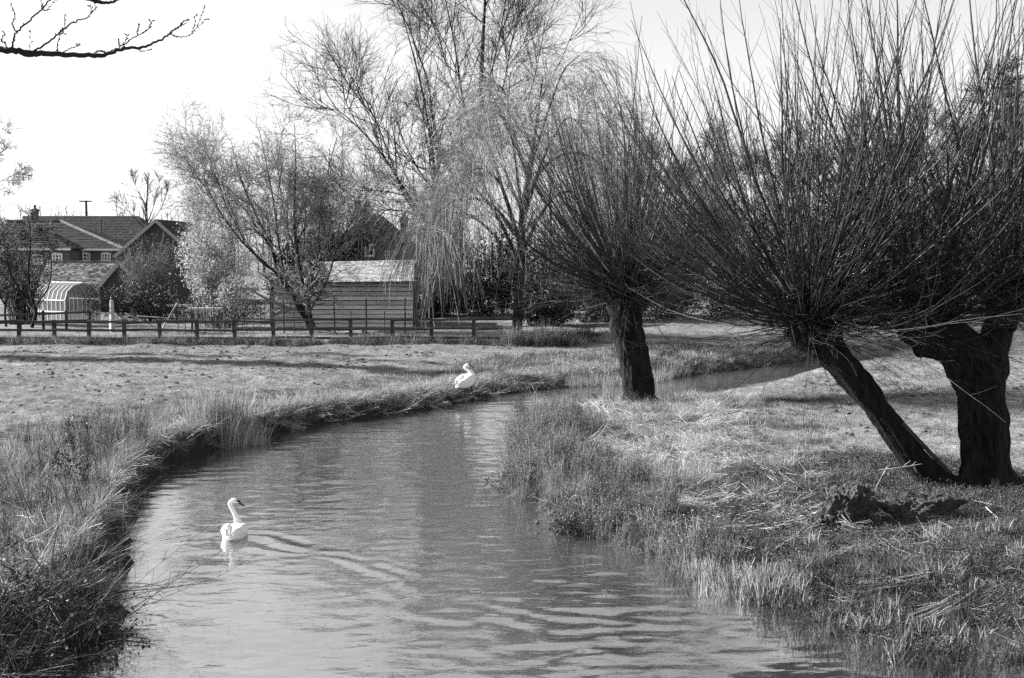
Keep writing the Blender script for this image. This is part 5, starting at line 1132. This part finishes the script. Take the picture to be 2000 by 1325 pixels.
# ------------------------------------------------------------------ single plants of the foreground
rng = np.random.default_rng(103)
def bramble(name, label, foot, n, L, spread, up0, grav, r, mt, leafn=0, lm='leaf_dark', ax=(0, 0, 0), jit=.06, kids=4, kl=.28):
    fx, fy = foot; root = thing(name, label, 'plant', (fx, fy, gz(fx, fy)))
    a = U(0, 6.28, n); rr = spread * np.sqrt(U(0, 1, n)); x, y = fx + np.cos(a) * rr, fy + np.sin(a) * rr * .7
    p0 = np.stack([x, y, np.maximum(hmap(x, y), 0) - .05], 1); d = rng.normal(size=(n, 3)) * .45 + np.array([0, 0, up0]) + np.array(ax)
    P = walk(p0, d, L * U(.45, 1.1, n), 12, grav * U(.4, 1.5, n), jit); P[:, :, 2] = np.maximum(P[:, :, 2], .03)
    R = r * U(.5, 1.3, n)[:, None] * np.linspace(1, .35, 12)[None]; Q, RQ = grow(P, R, kids, .2, 1, 42, L * kl, 5, .02, .1, .6, .5, .0022)
    cn = MB().tubes(P, R, 5).tubes(Q, RQ, 3).build('canes', mt, root, True)
    if leafn: i = rng.integers(0, len(Q), leafn); j = rng.integers(1, 5, leafn); MB().leaves(Q[i, j] + rng.normal(size=(leafn, 3)) * .03, U(.025, .065, leafn), None, .7).build('foliage', lm, root, False, 'stuff')
    return root
bramble('bramble_bush', 'black bramble tangle covering the shaded left bank by the bridge', (-5.9, 13.0), 300, 1.05, 1.1, .8, -.10, .0055, 'bramble', 1500)
bramble('bramble_bush', 'bramble tangle spilling over the left bank corner', (-7.0, 12.7), 220, 1.0, 1.2, .8, -.10, .0055, 'bramble', 1200)
bramble('bramble_bush', 'dark matted bramble at the waterline of the left bank', (-5.3, 13.6), 170, .9, .6, .7, -.12, .005, 'bramble', 500)
bramble('bare_shrub', 'bare twiggy shrub leaning out over the water toward the swimming swan', tuple(atz(150, 1105, .8)[:2]), 30, 1.9, .35, .55, .012, .007, 'twig_grey', 0, ax=(.55, .1, 0), kids=7, kl=.2, jit=.09)
bramble('bare_shrub', 'low bare branches reaching flat across the water below the swan', tuple(atz(200, 1120, .6)[:2]), 9, 2.0, .25, .10, .015, .006, 'limb_dark', 0, ax=(1.5, .3, 0), jit=.10, kids=9, kl=.16)
bramble('dead_stalks', 'cluster of tall dead stalks rising from the left bank grass', tuple(atz(110, 1010, .85)[:2]), 12, 1.9, .5, 2.4, .0, .006, 'twig_dark', 0, jit=.03, kids=7, kl=.12)
bramble('dead_stalks', 'dark dock stalks standing at the meadow edge on the left bank', tuple(atz(150, 930, .85)[:2]), 9, 1.35, .3, 2.6, .0, .007, 'twig_dark', 500, 'leaf_dark', jit=.03, kids=9, kl=.12)
bramble('dead_stalks', 'thin leafless stems crossing in front of the left bank shrub', tuple(atz(190, 990, .7)[:2]), 26, 1.3, .6, 1.0, .01, .005, 'twig_grey', 0, ax=(.35, 0, 0), kids=6, kl=.2)
bramble('water_weeds', 'dark dead stems standing in the water off the right bank point', tuple(atz(1000, 960, 0)[:2]), 26, .55, .45, 1.6, -.02, .005, 'bramble', 260, 'leaf_dark', kids=4)
bramble('water_weeds', 'dark clump overhanging the water below the weed stems', tuple(atz(1135, 1035, .05)[:2]), 60, .6, .4, .8, -.07, .005, 'bramble', 1500, 'leaf_dark')
# bundles of bleached reed straw on the marsh
def bundle(label, a, b, n, r):
    pa, pb = gpix(*a), gpix(*b); c = (pa + pb) / 2; L = np.linalg.norm(pb - pa); d = nrm(pb - pa); root = thing('straw_bundle', label, 'straw', (c[0], c[1], c[2]))
    for i in range(n):
        o = c + d * rng.normal() * .15 * L + rng.normal(size=3) * np.array([.05, .10, 0]) + np.array([0, 0, .04 + U(0, .09)]); e = nrm(d + rng.normal(size=3) * np.array([.12, .2, .05])); l = L * U(.5, 1.05) / 2
        MB().tubes(resample([o - e * l, o + rng.normal(size=3) * .015, o + e * l], 6)[None], np.full((1, 6), r * U(.6, 1.2)), 5).build('reed_stem', 'straw', root, True)
bundle('sheaf of bleached reed stems lying on the mud at the marsh edge', (1785, 1222), (1935, 1163), 30, .008)
bundle('loose bleached reed stems lying behind the iris shoots', (1690, 1155), (1800, 1135), 18, .007)
bundle('scatter of bleached stalks in front of the iris row', (1495, 1085), (1570, 1055), 12, .006)
bundle('bleached stalks lying by the mossy slab', (1800, 1045), (1900, 1040), 9, .006)
bundle('bleached straw heap at the dark right waterline', (1250, 1050), (1330, 1030), 16, .006)
# loose dead branches under the stools
stick('curved dead branch lying beside the forked willow foot', (1905, 985), (1965, 1000), .05, .06, .014)
stick('dead branch lying across the top of the mossy slab', (1715, 962), (1800, 955), .40, .45, .012)
stick('slim dead branch propped against the jagged stone', (1610, 1008), (1650, 985), .1, .35, .011)
stick('bent dead branch on the soil right of the mossy slab', (1925, 1005), (1955, 1030), .12, .05, .013)
stick('short pale branch sticking up between the slanting trunk and the jagged stone', (1708, 965), (1732, 932), .05, .2, .012)
